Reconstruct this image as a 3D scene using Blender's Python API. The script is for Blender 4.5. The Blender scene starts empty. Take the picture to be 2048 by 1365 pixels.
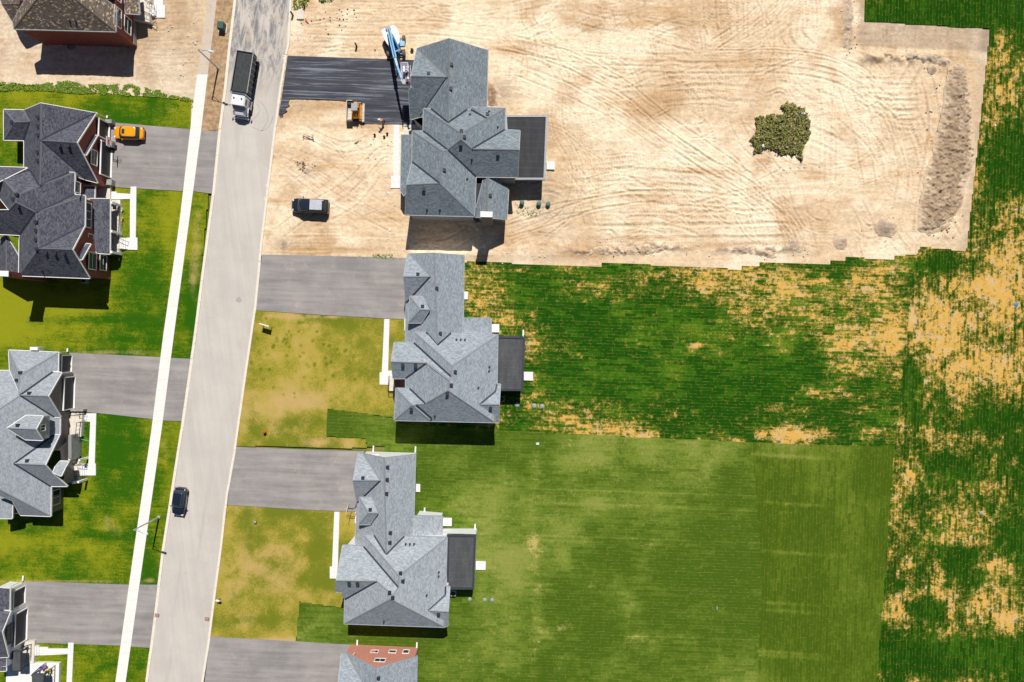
import bpy, bmesh, math, random
import numpy as np
from mathutils import Vector, Matrix
from mathutils.bvhtree import BVHTree
from mathutils.geometry import tessellate_polygon

SC = bpy.context.scene
COL = SC.collection
# ------------------------------------------------------------------ camera, world, sun, exposure
CAMH = 103.0                 # drone height, metres
FPX = 1400.8                 # focal length in pixels of the 2048 px wide photograph
CU, CV = 1024.0, 682.5
cam = bpy.data.cameras.new('camera'); cam.lens = 36.0*FPX/2048.0; cam.sensor_width = 36.0
cam.clip_start = 0.5; cam.clip_end = 5000
camo = bpy.data.objects.new('camera', cam); COL.objects.link(camo)
camo.location = (0, 0, CAMH); camo.rotation_euler = (0, 0, 0)
SC.camera = camo
SUN_EL, SUN_AZ = math.radians(55.3), math.radians(11.0)     # azimuth: clockwise from +Y
w = bpy.data.worlds.new('World'); SC.world = w; w.use_nodes = True
nt = w.node_tree
sky = nt.nodes.new('ShaderNodeTexSky'); sky.sky_type = 'NISHITA'; sky.sun_disc = False
sky.sun_elevation = SUN_EL; sky.sun_rotation = SUN_AZ
sky.air_density = 0.7; sky.dust_density = 0.1; sky.ozone_density = 2.0
bg = nt.nodes['Background']; bg.inputs[1].default_value = 0.05
nt.links.new(sky.outputs[0], bg.inputs[0])
sl = bpy.data.lights.new('sun', 'SUN'); sl.energy = 5.0; sl.angle = math.radians(0.5); sl.color = (1.0, 0.955, 0.89)
so = bpy.data.objects.new('sun', sl); COL.objects.link(so)
SV = Vector((math.sin(SUN_AZ)*math.cos(SUN_EL), math.cos(SUN_AZ)*math.cos(SUN_EL), math.sin(SUN_EL)))
so.rotation_euler = SV.to_track_quat('Z', 'Y').to_euler(); so.location = SV*200
SC.view_settings.view_transform = 'Standard'; SC.view_settings.look = 'None'
SC.view_settings.exposure = -0.10; SC.view_settings.gamma = 1.0

# ------------------------------------------------------------------ helpers
TH = math.radians(1.8)                       # the houses are turned a little clockwise
EX = Vector((math.cos(TH), -math.sin(TH))); NX = Vector((math.sin(TH), math.cos(TH)))
DIRS = {'E': EX, 'W': -EX, 'N': NX, 'S': -NX}

def P(u, v, h=0.0):
    """photo pixel + height above ground -> world point"""
    k = (CAMH-h)/FPX
    return Vector(((u-CU)*k, -(v-CV)*k, h))

def link(o, parent=None):
    COL.objects.link(o)
    if parent is not None: o.parent = parent
    return o
def tag(o, label=None, cat=None, group=None, kind=None):
    if label: o['label'] = label
    if cat: o['category'] = cat
    if group: o['group'] = group
    if kind: o['kind'] = kind
    return o
def empty(name, loc=(0,0,0), rz=0.0, label=None, cat=None, group=None):
    o = bpy.data.objects.new(name, None); o.empty_display_size = 0.5
    COL.objects.link(o); o.location = loc; o.rotation_euler = (0,0,rz)
    return tag(o, label, cat, group)

class MB:
    """collects geometry (lists) and links it as one mesh object"""
    def __init__(s): s.v=[]; s.f=[]
    def add(s, vs, fs):
        b=len(s.v); s.v += [tuple(x) for x in vs]; s.f += [tuple(b+i for i in f) for f in fs]; return s
    def box(s, c, size, rz=0.0, taper=1.0, bev=0.0):
        cx,cy,cz=c; sx,sy,sz=[a/2 for a in size]; ca,sa=math.cos(rz),math.sin(rz)
        def R(x,y,z): return (cx+x*ca-y*sa, cy+x*sa+y*ca, cz+z)
        if bev>0:
            b=min(bev,sx*.9,sy*.9,sz*.9); ring=[(-sx+b,-sy),(sx-b,-sy),(sx,-sy+b),(sx,sy-b),(sx-b,sy),(-sx+b,sy),(-sx,sy-b),(-sx,-sy+b)]
            def sc(k): return [(x*k[0],y*k[1]) for x,y in ring]
            kx,ky=(sx-b)/sx*taper,(sy-b)/sy*taper
            L=[(-sz,1,1),(sz-b,taper,taper),(sz,kx,ky)]
            vs=[R(x*a,y*d,z) for z,a,d in L for x,y in ring]; n=8; fs=[tuple(range(n))[::-1]]
            for l in range(len(L)-1):
                for i in range(n): j=(i+1)%n; fs.append((l*n+i,l*n+j,(l+1)*n+j,(l+1)*n+i))
            fs.append(tuple(range((len(L)-1)*n,len(L)*n)))
            return s.add(vs,fs)
        t=taper
        vs=[R(-sx,-sy,-sz),R(sx,-sy,-sz),R(sx,sy,-sz),R(-sx,sy,-sz),R(-sx*t,-sy*t,sz),R(sx*t,-sy*t,sz),R(sx*t,sy*t,sz),R(-sx*t,sy*t,sz)]
        return s.add(vs,[(0,3,2,1),(4,5,6,7),(0,1,5,4),(1,2,6,5),(2,3,7,6),(3,0,4,7)])
    def tube(s, a, b, r0, r1=None, n=8):
        r1=r0 if r1 is None else r1; a=Vector(a); b=Vector(b); d=(b-a).normalized()
        x=d.orthogonal().normalized(); y=d.cross(x)
        vs=[a+(x*math.cos(2*math.pi*i/n)+y*math.sin(2*math.pi*i/n))*r0 for i in range(n)]+[b+(x*math.cos(2*math.pi*i/n)+y*math.sin(2*math.pi*i/n))*r1 for i in range(n)]
        fs=[(i,(i+1)%n,n+(i+1)%n,n+i) for i in range(n)]+[tuple(range(n))[::-1],tuple(range(n,2*n))]
        return s.add(vs,fs)
    def bar(s, a, b, w, h, up=(0,0,1)):
        a=Vector(a); b=Vector(b); d=(b-a).normalized(); up=Vector(up)
        if abs(d.dot(up))>0.98: up=Vector((1,0,0))
        x=d.cross(up).normalized()*w/2; y=x.cross(d).normalized()*h/2
        vs=[a-x-y,a+x-y,a+x+y,a-x+y,b-x-y,b+x-y,b+x+y,b-x+y]
        return s.add(vs,[(0,1,2,3),(4,7,6,5),(0,4,5,1),(1,5,6,2),(2,6,7,3),(3,7,4,0)])
    def lathe(s, c, prof, n=12, axis='z'):
        vs=[];fs=[]
        for r,z in prof:
            for i in range(n):
                a=2*math.pi*i/n; p=(r*math.cos(a),r*math.sin(a),z)
                if axis=='x': p=(p[2],p[0],p[1])
                if axis=='y': p=(p[0],p[2],p[1])
                vs.append((c[0]+p[0],c[1]+p[1],c[2]+p[2]))
        m=len(prof)
        for k in range(m-1):
            for i in range(n): j=(i+1)%n; fs.append((k*n+i,k*n+j,(k+1)*n+j,(k+1)*n+i))
        fs.append(tuple(range(n))[::-1]); fs.append(tuple(range((m-1)*n,m*n)))
        return s.add(vs,fs)
    def loft(s, rings, cap=True):
        n=len(rings[0]); vs=[p for r in rings for p in r]; fs=[]
        for k in range(len(rings)-1):
            for i in range(n): j=(i+1)%n; fs.append((k*n+i,k*n+j,(k+1)*n+j,(k+1)*n+i))
        if cap: fs.append(tuple(range(n))[::-1]); fs.append(tuple(range((len(rings)-1)*n,len(rings)*n)))
        return s.add(vs,fs)
    def prism(s, pts, z0, z1):
        """pts: list of (x,y) ; flat polygon extruded"""
        n=len(pts); vs=[(x,y,z0) for x,y in pts]+[(x,y,z1) for x,y in pts]
        fs=[(i,(i+1)%n,n+(i+1)%n,n+i) for i in range(n)]
        tri=tessellate_polygon([[Vector((x,y,0)) for x,y in pts]])
        fs+=[tuple(n+i for i in t) for t in tri]+[tuple(t)[::-1] for t in tri]
        return s.add(vs,fs)
    def build(s, name, mat, parent=None, smooth=False, fixn=True):
        me=bpy.data.meshes.new(name); me.from_pydata(s.v,[],s.f)
        if fixn:
            bm=bmesh.new(); bm.from_mesh(me); bmesh.ops.recalc_face_normals(bm,faces=bm.faces); bm.to_mesh(me); bm.free()
        if smooth: me.shade_smooth() if hasattr(me,'shade_smooth') else None
        me.materials.append(mat); o=bpy.data.objects.new(name,me); return link(o,parent)

def copy_tree(o, parent=None):
    c=o.copy(); COL.objects.link(c)
    if parent is not None: c.parent=parent
    for ch in list(o.children): copy_tree(ch,c)
    return c

# ------------------------------------------------------------------ material kit
class NB:
    """small node-graph builder"""
    def __init__(s,name):
        s.m=bpy.data.materials.new(name); s.m.use_nodes=True; s.t=s.m.node_tree
        s.b=s.t.nodes['Principled BSDF']; s.b.inputs['Roughness'].default_value=0.85
        s.b.inputs['Specular IOR Level'].default_value=0.25
    def n(s,typ,**kw):
        x=s.t.nodes.new(typ)
        for k,v in kw.items(): setattr(x,k,v)
        return x
    def put(s,inp,val):
        if val is None: return
        if isinstance(val,bpy.types.NodeSocket): s.t.links.new(val,inp)
        else:
            if inp.type=='RGBA' and hasattr(val,'__len__') and len(val)==3: val=(*val,1)
            inp.default_value=val
    def math(s,op,a,b=None,c=None,clamp=False):
        x=s.n('ShaderNodeMath',operation=op,use_clamp=clamp); s.put(x.inputs[0],a)
        if b is not None: s.put(x.inputs[1],b)
        if c is not None: s.put(x.inputs[2],c)
        return x.outputs[0]
    def add(s,a,b): return s.math('ADD',a,b)
    def mul(s,a,b): return s.math('MULTIPLY',a,b)
    def floor(s,a): return s.math('FLOOR',a)
    def frac(s,a): return s.math('FRACT',a)
    def step(s,a,lo,hi):
        x=s.n('ShaderNodeMapRange',interpolation_type='SMOOTHSTEP'); s.put(x.inputs[0],a); x.inputs[1].default_value=lo; x.inputs[2].default_value=hi; return x.outputs[0]
    def mix(s,f,a,b,mode='MIX'):
        x=s.n('ShaderNodeMix',data_type='RGBA',blend_type=mode); s.put(x.inputs[0],f); s.put(x.inputs[6],a); s.put(x.inputs[7],b); return x.outputs[2]
    def pos(s): return s.n('ShaderNodeNewGeometry').outputs['Position']
    def sep(s,v): x=s.n('ShaderNodeSeparateXYZ'); s.put(x.inputs[0],v); return x.outputs
    def comb(s,x=0,y=0,z=0):
        c=s.n('ShaderNodeCombineXYZ'); s.put(c.inputs[0],x); s.put(c.inputs[1],y); s.put(c.inputs[2],z); return c.outputs[0]
    def noise(s,v,scale,det=4,rough=0.6,dist=0.0):
        x=s.n('ShaderNodeTexNoise'); s.put(x.inputs['Vector'],v); x.inputs['Scale'].default_value=scale; x.inputs['Detail'].default_value=det; x.inputs['Roughness'].default_value=rough; x.inputs['Distortion'].default_value=dist
        return x.outputs[0]
    def white(s,v): x=s.n('ShaderNodeTexWhiteNoise',noise_dimensions='3D'); s.put(x.inputs[0],v); return x.outputs[0]
    def scalev(s,v,sc): x=s.n('ShaderNodeVectorMath',operation='MULTIPLY'); s.put(x.inputs[0],v); x.inputs[1].default_value=sc; return x.outputs[0]
    def rot(s,v,a): x=s.n('ShaderNodeVectorRotate',rotation_type='Z_AXIS'); s.put(x.inputs['Vector'],v); x.inputs['Angle'].default_value=a; return x.outputs[0]
    def attr(s,name,col=False): x=s.n('ShaderNodeAttribute',attribute_name=name); return x.outputs['Color' if col else 'Fac']
    def bump(s,h,strength=0.5,dist=0.05):
        x=s.n('ShaderNodeBump'); x.inputs['Strength'].default_value=strength; x.inputs['Distance'].default_value=dist; s.put(x.inputs['Height'],h); s.t.links.new(x.outputs[0],s.b.inputs['Normal'])
    def col(s,c): s.put(s.b.inputs['Base Color'],c)
    def done(s,rough=None,metal=None,spec=None):
        if rough is not None: s.put(s.b.inputs['Roughness'],rough)
        if metal is not None: s.b.inputs['Metallic'].default_value=metal
        if spec is not None: s.b.inputs['Specular IOR Level'].default_value=spec
        return s.m

def plain(name,c,rough=0.7,metal=0.0,var=0.12,scale=3.0,spec=0.3):
    k=NB(name); n=k.noise(k.pos(),scale,5,0.65)
    f=k.step(n,0.3,0.7); k.col(k.mix(f,[x*(1-var) for x in c],[min(1,x*(1+var)) for x in c])); return k.done(rough,metal,spec)
def gloss(name,c,rough=0.25,metal=0.0,coat=0.0):
    k=NB(name); n=k.noise(k.pos(),2.0,3,0.6); k.col(k.mix(n,[x*0.92 for x in c],[min(1,x*1.06) for x in c]))
    if coat: k.b.inputs['Coat Weight'].default_value=coat; k.b.inputs['Coat Roughness'].default_value=0.06
    return k.done(rough,metal,0.5)
# ------------------------------------------------------------------ numpy noise and grid sheets
def _h(ix,iy,seed):
    n=(ix.astype(np.int64)*374761393+iy.astype(np.int64)*668265263+seed*144269504)&0xFFFFFFFF
    n=((n^(n>>13))*1274126177)&0xFFFFFFFF
    return ((n^(n>>16))&0xFFFFFF)/float(0xFFFFFF)
def vnoise(x,y,seed=0):
    ix=np.floor(x);iy=np.floor(y);fx=x-ix;fy=y-iy;fx=fx*fx*(3-2*fx);fy=fy*fy*(3-2*fy)
    a=_h(ix,iy,seed);b=_h(ix+1,iy,seed);c=_h(ix,iy+1,seed);d=_h(ix+1,iy+1,seed)
    return (a*(1-fx)+b*fx)*(1-fy)+(c*(1-fx)+d*fx)*fy
def fbm(x,y,scale,seed=0,octs=4,gain=0.5):
    t=0;a=1;s=0;f=1.0/scale
    for o in range(octs):
        t=t+a*vnoise(x*f+o*17.3,y*f-o*9.1,seed+o*101); s+=a; a*=gain; f*=2.03
    return t/s
def sstep(x,a,b):
    t=np.clip((x-a)/(b-a),0,1); return t*t*(3-2*t)
def pxw(pts): return [((u-CU)*CAMH/FPX, -(v-CV)*CAMH/FPX) for u,v in pts]
def inpoly(x,y,poly):
    r=np.zeros(x.shape,bool); n=len(poly); j=n-1
    for i in range(n):
        xi,yi=poly[i];xj,yj=poly[j]
        if yi!=yj:
            c=((yi>y)!=(yj>y))&(x<(xj-xi)*(y-yi)/(yj-yi)+xi); r^=c
        j=i
    return r
def u2(x): return x*FPX/CAMH+CU
def v2(y): return CV-y*FPX/CAMH
def grid_sheet(name, polys, res, fn, mat, z0, kind='structure', label=None, cat=None):
    """polys: list of pixel polygons (first = outline, the others may be added areas); fn(x,y,u,v)-> dict(z=..., attrs)"""
    W=[pxw(p) for p in polys]; ca,sa=math.cos(-TH),math.sin(-TH)
    loc=[[(x*ca+y*sa,-x*sa+y*ca) for x,y in w_] for w_ in W]
    a0=min(p[0] for w_ in loc for p in w_); a1=max(p[0] for w_ in loc for p in w_)
    b0=min(p[1] for w_ in loc for p in w_); b1=max(p[1] for w_ in loc for p in w_)
    nx=int((a1-a0)/res)+2; ny=int((b1-b0)/res)+2
    A,B=np.meshgrid(a0+np.arange(nx)*res,b0+np.arange(ny)*res)
    X=A*ca-B*sa; Y=A*sa+B*ca
    cx=(X[:-1,:-1]+X[1:,1:])/2; cy=(Y[:-1,:-1]+Y[1:,1:])/2
    mask=np.zeros(cx.shape,bool)
    for w_ in W: mask|=inpoly(cx,cy,w_)
    d=fn(X,Y,u2(X),v2(Y))
    idx=np.arange(nx*ny).reshape(ny,nx)
    q=np.stack([idx[:-1,:-1][mask],idx[:-1,1:][mask],idx[1:,1:][mask],idx[1:,:-1][mask]],1)
    used=np.unique(q); remap=-np.ones(nx*ny,np.int64); remap[used]=np.arange(len(used)); q=remap[q]
    co=np.stack([X.ravel(),Y.ravel(),(z0+d['z']+np.zeros_like(X)).ravel()],1)[used]
    me=bpy.data.meshes.new(name); me.vertices.add(len(co)); me.vertices.foreach_set('co',co.astype(np.float32).ravel())
    me.loops.add(q.size); me.loops.foreach_set('vertex_index',q.astype(np.int32).ravel())
    me.polygons.add(len(q)); me.polygons.foreach_set('loop_start',np.arange(0,q.size,4,dtype=np.int32)); me.polygons.foreach_set('loop_total',np.full(len(q),4,np.int32))
    me.update(); me.polygons.foreach_set('use_smooth',np.ones(len(q),bool))
    for k,a in d.items():
        if k=='z': continue
        if a.ndim==3:
            at=me.color_attributes.new(k,'FLOAT_COLOR','POINT'); c=np.ones((len(used),4),np.float32); c[:,:3]=a.reshape(-1,3)[used]; at.data.foreach_set('color',c.ravel())
        else:
            at=me.attributes.new(k,'FLOAT','POINT'); at.data.foreach_set('value',a.ravel()[used].astype(np.float32))
    me.materials.append(mat); o=bpy.data.objects.new(name,me); link(o); tag(o,label,cat,None,kind); return o
def flat_sheet(name, polys, z, mat, z0=None, kind='structure', parent=None):
    mb=MB()
    for p in polys:
        w_=pxw(p)
        if z0 is None:
            tri=tessellate_polygon([[Vector((x,y,0)) for x,y in w_]]); mb.add([(x,y,z) for x,y in w_],[tuple(t) for t in tri])
        else: mb.prism(w_,z0,z)
    o=mb.build(name,mat,parent)
    if z0 is None:
        for pl in o.data.polygons:
            if pl.normal.z<0: pl.flip()
    if parent is None: tag(o,kind=kind)
    return o
def blobs(u,v,lst):
    t=np.zeros(u.shape)
    for (a,b,ru,rv,amp) in lst:
        t+=amp*np.exp(-(((u-a)/ru)**2+((v-b)/rv)**2))
    return t

def capped(u,v,l):
    a=blobs(u,v,[q for q in l if q[4]<1.6]); b=blobs(u,v,[q for q in l if q[4]>=1.6]); return 1.15*(1-np.exp(-a/1.0))+b*0.8
# ------------------------------------------------------------------ ground materials
def m_sod(name, vertical, dark, mid, straw, seam=0.35, light=None, cells=0.50):
    k=NB(name); p=k.rot(k.pos(),TH); s=k.sep(p)
    a,b=(s[1],s[0]) if vertical else (s[0],s[1])
    wob=k.mul(k.math('SUBTRACT',k.noise(k.pos(),0.35,2,0.5),0.5),0.16)
    b=k.add(b,wob)
    rb=k.math('DIVIDE',b,0.46); row=k.floor(rb)
    ra=k.add(k.math('DIVIDE',a,1.75),k.white(k.comb(row,3.3,0))); colm=k.floor(ra)
    cell=k.white(k.comb(row,colm,0)); cell2=k.white(k.comb(row,colm,7))
    band=k.noise(k.comb(k.mul(a,0.02),k.mul(row,0.35),0),3.0,2,0.5)
    fr=k.frac(rb); fa=k.frac(ra)
    sm=k.math('MAXIMUM',k.math('MAXIMUM',k.math('LESS_THAN',fr,0.09),k.math('GREATER_THAN',fr,0.95)),k.math('LESS_THAN',fa,0.035))
    dry=k.attr('dry'); tone=k.attr('tone')
    nf=k.noise(k.pos(),1.1,5,0.72); nv=k.noise(k.scalev(k.rot(k.pos(),TH),(0.6,1.6,1) if not vertical else (1.6,0.6,1)),1.3,5,0.75)
    nf2=k.noise(k.pos(),2.6,6,0.8); cv=k.noise(k.comb(k.mul(colm,0.45),k.mul(row,0.33),0),1.3,2,0.5)
    D=k.add(dry,k.add(k.mul(k.math('SUBTRACT',cell,0.5),0.24),k.add(k.mul(k.math('SUBTRACT',nf,0.5),1.25),k.add(k.mul(k.math('SUBTRACT',nf2,0.5),1.15),k.add(k.mul(k.math('SUBTRACT',nv,0.5),0.75),k.mul(k.math('SUBTRACT',cv,0.5),0.45))))))
    D=k.add(D,k.mul(sm,k.mul(k.step(dry,0.12,0.5),0.14)))
    m=k.step(D,0.40,0.66)
    fine=k.noise(k.pos(),7.0,5,0.75)
    g=k.add(k.mul(tone,0.75),k.add(k.mul(k.math('SUBTRACT',cell2,0.5),cells),k.add(k.mul(k.math('SUBTRACT',fine,0.5),1.2),k.add(k.mul(k.math('SUBTRACT',nf,0.5),0.7),k.mul(k.math('SUBTRACT',band,0.5),0.20)))))
    green=k.mix(k.step(g,0.05,0.95),dark,mid)
    if light: green=k.mix(k.mul(k.step(k.add(tone,k.add(k.mul(k.math('SUBTRACT',cell,0.5),0.3),k.mul(k.math('SUBTRACT',nf2,0.5),2.2))),0.62,1.35),0.8),green,light)
    sc=k.mix(k.noise(k.pos(),3.0,5,0.7),[x*0.66 for x in straw],[min(1,x*1.2) for x in straw])
    sc=k.mix(k.step(k.noise(k.pos(),0.6,3,0.6),0.45,0.7),sc,(0.62,0.44,0.21))
    # thin straw seams between the rolls, broken up
    sf=k.mul(k.mul(sm,seam*0.8),k.step(k.noise(k.pos(),1.6,3,0.6),0.42,0.62))
    green=k.mix(sf,green,[x*0.8 for x in straw])
    wear=k.mul(k.step(D,0.16,0.50),0.62)
    worn=k.mix(k.noise(k.pos(),4.5,5,0.8),[straw[0]*0.38,straw[1]*0.52,straw[2]*0.35],[straw[0]*0.72,straw[1]*0.85,straw[2]*0.7])
    green=k.mix(k.mul(wear,k.step(k.noise(k.pos(),5.5,4,0.8),0.35,0.62)),green,worn)
    k.col(k.mix(m,green,sc)); k.bump(k.add(k.mul(fine,1.0),k.mul(m,-0.4)),0.55,0.06)
    return k.done(0.95,0,0.05)
def m_lawn(name, dark, mid, dryc, stripes=0.0):
    k=NB(name); s=k.sep(k.rot(k.pos(),TH)); dry=k.attr('dry'); tone=k.attr('tone')
    f=k.noise(k.pos(),3.8,6,0.95); c=k.noise(k.pos(),0.7,6,0.75); an=k.noise(k.scalev(k.rot(k.pos(),TH),(0.25,2.6,1)),1.0,4,0.65)
    g=k.add(tone,k.add(k.mul(k.math('SUBTRACT',f,0.5),2.8),k.add(k.mul(k.math('SUBTRACT',c,0.5),1.3),k.mul(k.math('SUBTRACT',an,0.5),stripes))))
    gr=k.mix(k.step(g,0.0,1.0),dark,mid)
    D=k.add(dry,k.add(k.mul(k.math('SUBTRACT',f,0.5),0.8),k.mul(k.math('SUBTRACT',c,0.5),0.7)))
    k.col(k.mix(k.step(D,0.2,0.95),gr,dryc)); k.bump(f,0.5,0.06)
    return k.done(0.95,0,0.05)
def m_sand(name):
    k=NB(name); c=k.attr('Col',True); f=k.noise(k.pos(),5.0,6,0.75); g=k.noise(k.pos(),22.0,3,0.7); peb=k.step(k.noise(k.pos(),13.0,2,0.5),0.70,0.78)
    c2=k.mix(k.step(f,0.25,0.75),k.mix(1.0,c,(0.86,0.80,0.73),'MULTIPLY'),k.mix(1.0,c,(1.08,1.09,1.1),'MULTIPLY'))
    k.col(k.mix(k.mul(peb,0.35),c2,(0.75,0.68,0.6))); k.bump(k.add(f,k.mul(g,0.5)),0.6,0.05)
    return k.done(0.95,0,0.1)
def m_asphalt(name,dark,light,stain,angle=0.0,streak=(0.12,2.0),amt=1.0):
    k=NB(name); p=k.rot(k.pos(),angle); st=k.noise(k.scalev(p,(streak[0],streak[1],1)),1.0,5,0.65); bl=k.noise(k.pos(),0.22,4,0.6); f=k.noise(k.pos(),9,5,0.8)
    v=k.add(k.mul(st,0.45*amt),k.add(k.mul(bl,0.35),k.mul(f,0.35)))
    c=k.mix(k.step(v,0.32+0.05*amt,0.80),dark,light)
    if amt<=1.1:
        cr=k.step(k.noise(k.scalev(p,(0.16,3.4,1)),0.8,6,0.75,0.3),0.62,0.72)
        if amt>0.9: sd=k.mul(k.step(k.noise(k.pos(),0.33,6,0.8),0.50,0.70),k.step(k.noise(k.pos(),1.5,5,0.7),0.35,0.7)); c=k.mix(k.mul(sd,0.45),c,stain)
    else: cr=k.step(k.noise(k.scalev(p,(0.10,3.0,1)),0.9,6,0.75,0.3),0.50,0.63)
    c=k.mix(k.mul(cr,0.35 if amt<=1.1 else 0.75),c,stain); k.col(c); k.bump(f,0.25,0.02); return k.done(0.9,0,0.2)
def m_conc(name,c,joint=1.5,ang=0.0,dirt=(0.5,0.4,0.3)):
    k=NB(name); s=k.sep(k.rot(k.pos(),ang)); fr=k.frac(k.math('DIVIDE',s[1],joint)); j=k.math('LESS_THAN',fr,0.05)
    f=k.noise(k.pos(),4,5,0.75); b=k.noise(k.pos(),0.6,4,0.65)
    cc=k.mix(k.step(f,0.3,0.7),[x*0.93 for x in c],[min(1,x*1.04) for x in c]); cc=k.mix(k.mul(k.step(b,0.52,0.8),0.35),cc,dirt)
    k.col(k.mix(k.mul(j,0.22),cc,(0.35,0.32,0.3))); k.bump(f,0.15,0.01); return k.done(0.8,0,0.2)

STRAW=(0.70,0.42,0.10)
M_SOD_N=m_sod('sod_north_rolls',False,(0.011,0.068,0.003),(0.060,0.165,0.008),STRAW,0.36,(0.20,0.24,0.02))
M_SOD_S=m_sod('sod_south_rolls',False,(0.062,0.118,0.008),(0.165,0.235,0.028),(0.50,0.42,0.13),0.42,(0.27,0.29,0.065),0.30)
M_SOD_E=m_sod('sod_east_rolls',True,(0.010,0.058,0.002),(0.042,0.13,0.006),STRAW,0.32,(0.17,0.21,0.02))
M_SOD_SE=m_sod('sod_southeast_rolls',True,(0.058,0.108,0.006),(0.150,0.212,0.019),(0.48,0.38,0.11),0.42,(0.25,0.26,0.07),0.30)
M_LAWN_L=m_lawn('lawn_bright_grass',(0.028,0.110,0.003),(0.26,0.275,0.012),(0.44,0.34,0.12),0.9)
M_LAWN_F=m_lawn('lawn_dry_grass',(0.16,0.185,0.016),(0.41,0.325,0.05),(0.52,0.36,0.14),0.2)
M_SAND=m_sand('bare_sand')
M_ROAD=m_asphalt('road_surface',(0.50,0.465,0.425),(0.66,0.61,0.555),(0.53,0.48,0.43),math.radians(83),(0.05,1.3),0.8)
def road_mud():
    k=NB('x'); t=M_ROAD.node_tree; bpy.data.materials.remove(k.m); k.m=M_ROAD; k.t=t; k.b=t.nodes['Principled BSDF']
    src=k.b.inputs['Base Color'].links[0].from_socket; s=k.sep(k.rot(k.pos(),math.radians(8)))
    # worn and muddy stretch at the north end: s[0] across the road, s[1] along it
    a=k.step(s[1],28.0,38.0); n=k.noise(k.scalev(k.rot(k.pos(),math.radians(8)),(1.2,0.30,1)),0.9,6,0.75,0.8); m=k.mul(a,k.step(n,0.40,0.62))
    k.col(k.mix(k.mul(m,0.8),src,(0.13,0.13,0.145)))
    src=k.b.inputs['Base Color'].links[0].from_socket
    b=k.mul(k.step(s[1],24.0,34.0),k.step(k.noise(k.pos(),0.5,5,0.7),0.5,0.62)); k.col(k.mix(k.mul(b,0.5),src,(0.62,0.50,0.36)))
    src=k.b.inputs['Base Color'].links[0].from_socket
    g=k.step(k.noise(k.scalev(k.rot(k.pos(),math.radians(8)),(0.9,0.03,1)),0.7,4,0.6),0.56,0.72); k.col(k.mix(k.mul(g,0.5),src,(0.40,0.37,0.35)))
    src=k.b.inputs['Base Color'].links[0].from_socket; h=k.step(k.noise(k.pos(),0.12,6,0.75),0.52,0.66); k.col(k.mix(k.mul(h,0.30),src,(0.47,0.41,0.35)))
road_mud()
M_DRIVE=m_asphalt('driveway_asphalt',(0.21,0.20,0.20),(0.42,0.385,0.365),(0.60,0.50,0.38),TH,(0.10,1.2),1.0)
M_FRESH=m_asphalt('fresh_asphalt',(0.030,0.033,0.045),(0.085,0.088,0.105),(0.26,0.29,0.33),TH,(0.05,2.2),1.2)
M_WALK=m_conc('sidewalk_concrete',(0.86,0.82,0.77),1.5,math.radians(-8),(0.72,0.66,0.6))
M_WALKD=m_conc('dirty_concrete',(0.62,0.52,0.42),1.5,math.radians(-8),(0.33,0.23,0.15))
M_CURB=m_conc('kerb_concrete',(0.80,0.73,0.62),3.0,math.radians(-8),(0.5,0.4,0.28))
M_PATH=m_conc('path_concrete',(0.82,0.80,0.79),1.2,TH,(0.8,0.78,0.75))

# ------------------------------------------------------------------ base ground out to the horizon
def base_ground():
    k=NB('open_ground'); f=k.noise(k.pos(),0.05,6,0.6); g=k.noise(k.pos(),2.5,5,0.7)
    k.col(k.mix(k.step(f,0.4,0.6),k.mix(g,(0.05,0.12,0.01),(0.12,0.18,0.03)),k.mix(g,(0.25,0.2,0.07),(0.42,0.32,0.12)))); k.bump(g,0.5,0.08)
    mb=MB(); R=1500; n=12
    xs=[-R+2*R*i/n for i in range(n+1)]
    mb.add([(x,y,-0.30) for y in xs for x in xs],[(j*(n+1)+i,j*(n+1)+i+1,(j+1)*(n+1)+i+1,(j+1)*(n+1)+i) for j in range(n) for i in range(n)])
    tag(mb.build('ground',k.done(0.95,0,0.05)),kind='structure')
base_ground()

# ------------------------------------------------------------------ sand with tyre tracks
C_BASE=np.array([0.76,0.595,0.405]); C_LITE=np.array([0.93,0.785,0.59]); C_ORNG=np.array([0.52,0.33,0.17]); C_GREY=np.array([0.36,0.275,0.205]); C_TAN=np.array([0.70,0.52,0.34])
def catmull(pts,step=0.12):
    p=[np.array(q,float) for q in pts]; p=[2*p[0]-p[1]]+p+[2*p[-1]-p[-2]]; out=[]
    for i in range(1,len(p)-2):
        n=max(2,int(np.linalg.norm(p[i+1]-p[i])/step))
        for t in np.linspace(0,1,n,endpoint=False):
            out.append(0.5*((2*p[i])+(p[i+1]-p[i-1])*t+(2*p[i-1]-5*p[i]+4*p[i+1]-p[i+2])*t*t+(3*p[i]-p[i-1]-3*p[i+1]+p[i+2])*t**3))
    return np.array(out)
rng=np.random.RandomState(7)
TRACKS=[]   # (pixel polyline, gauge m, rut width m, depth, tread amp)
def trk(pts,gauge=1.9,wd=0.42,dep=0.045,tread=0.0,jit=5.0):
    sh=rng.normal(0,jit,2); q=[(u+sh[0]+rng.normal(0,jit*.7),v+sh[1]+rng.normal(0,jit*.7)) for u,v in pts]
    if len(q)>=5 and rng.rand()<.55:
        a=rng.randint(0,len(q)-3); q=q[a:a+rng.randint(3,len(q)-a+1)]
    TRACKS.append((q,gauge*rng.uniform(.9,1.15),wd*rng.uniform(.7,1.25),dep*rng.uniform(.5,1.5),tread*rng.uniform(.6,1.3)))
for o in (0,9,16,25,34,43): trk([(985,58+o*.9),(1120,80+o),(1250,90+o),(1420,96+o*.9),(1560,94+o),(1655,104+o*1.1),(1730,136+o*1.2),(1775,195+o*1.3),(1805,280+o),(1822-o*.3,370),(1830-o*.8,450)],1.7,0.35,0.05,0.012)
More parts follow.
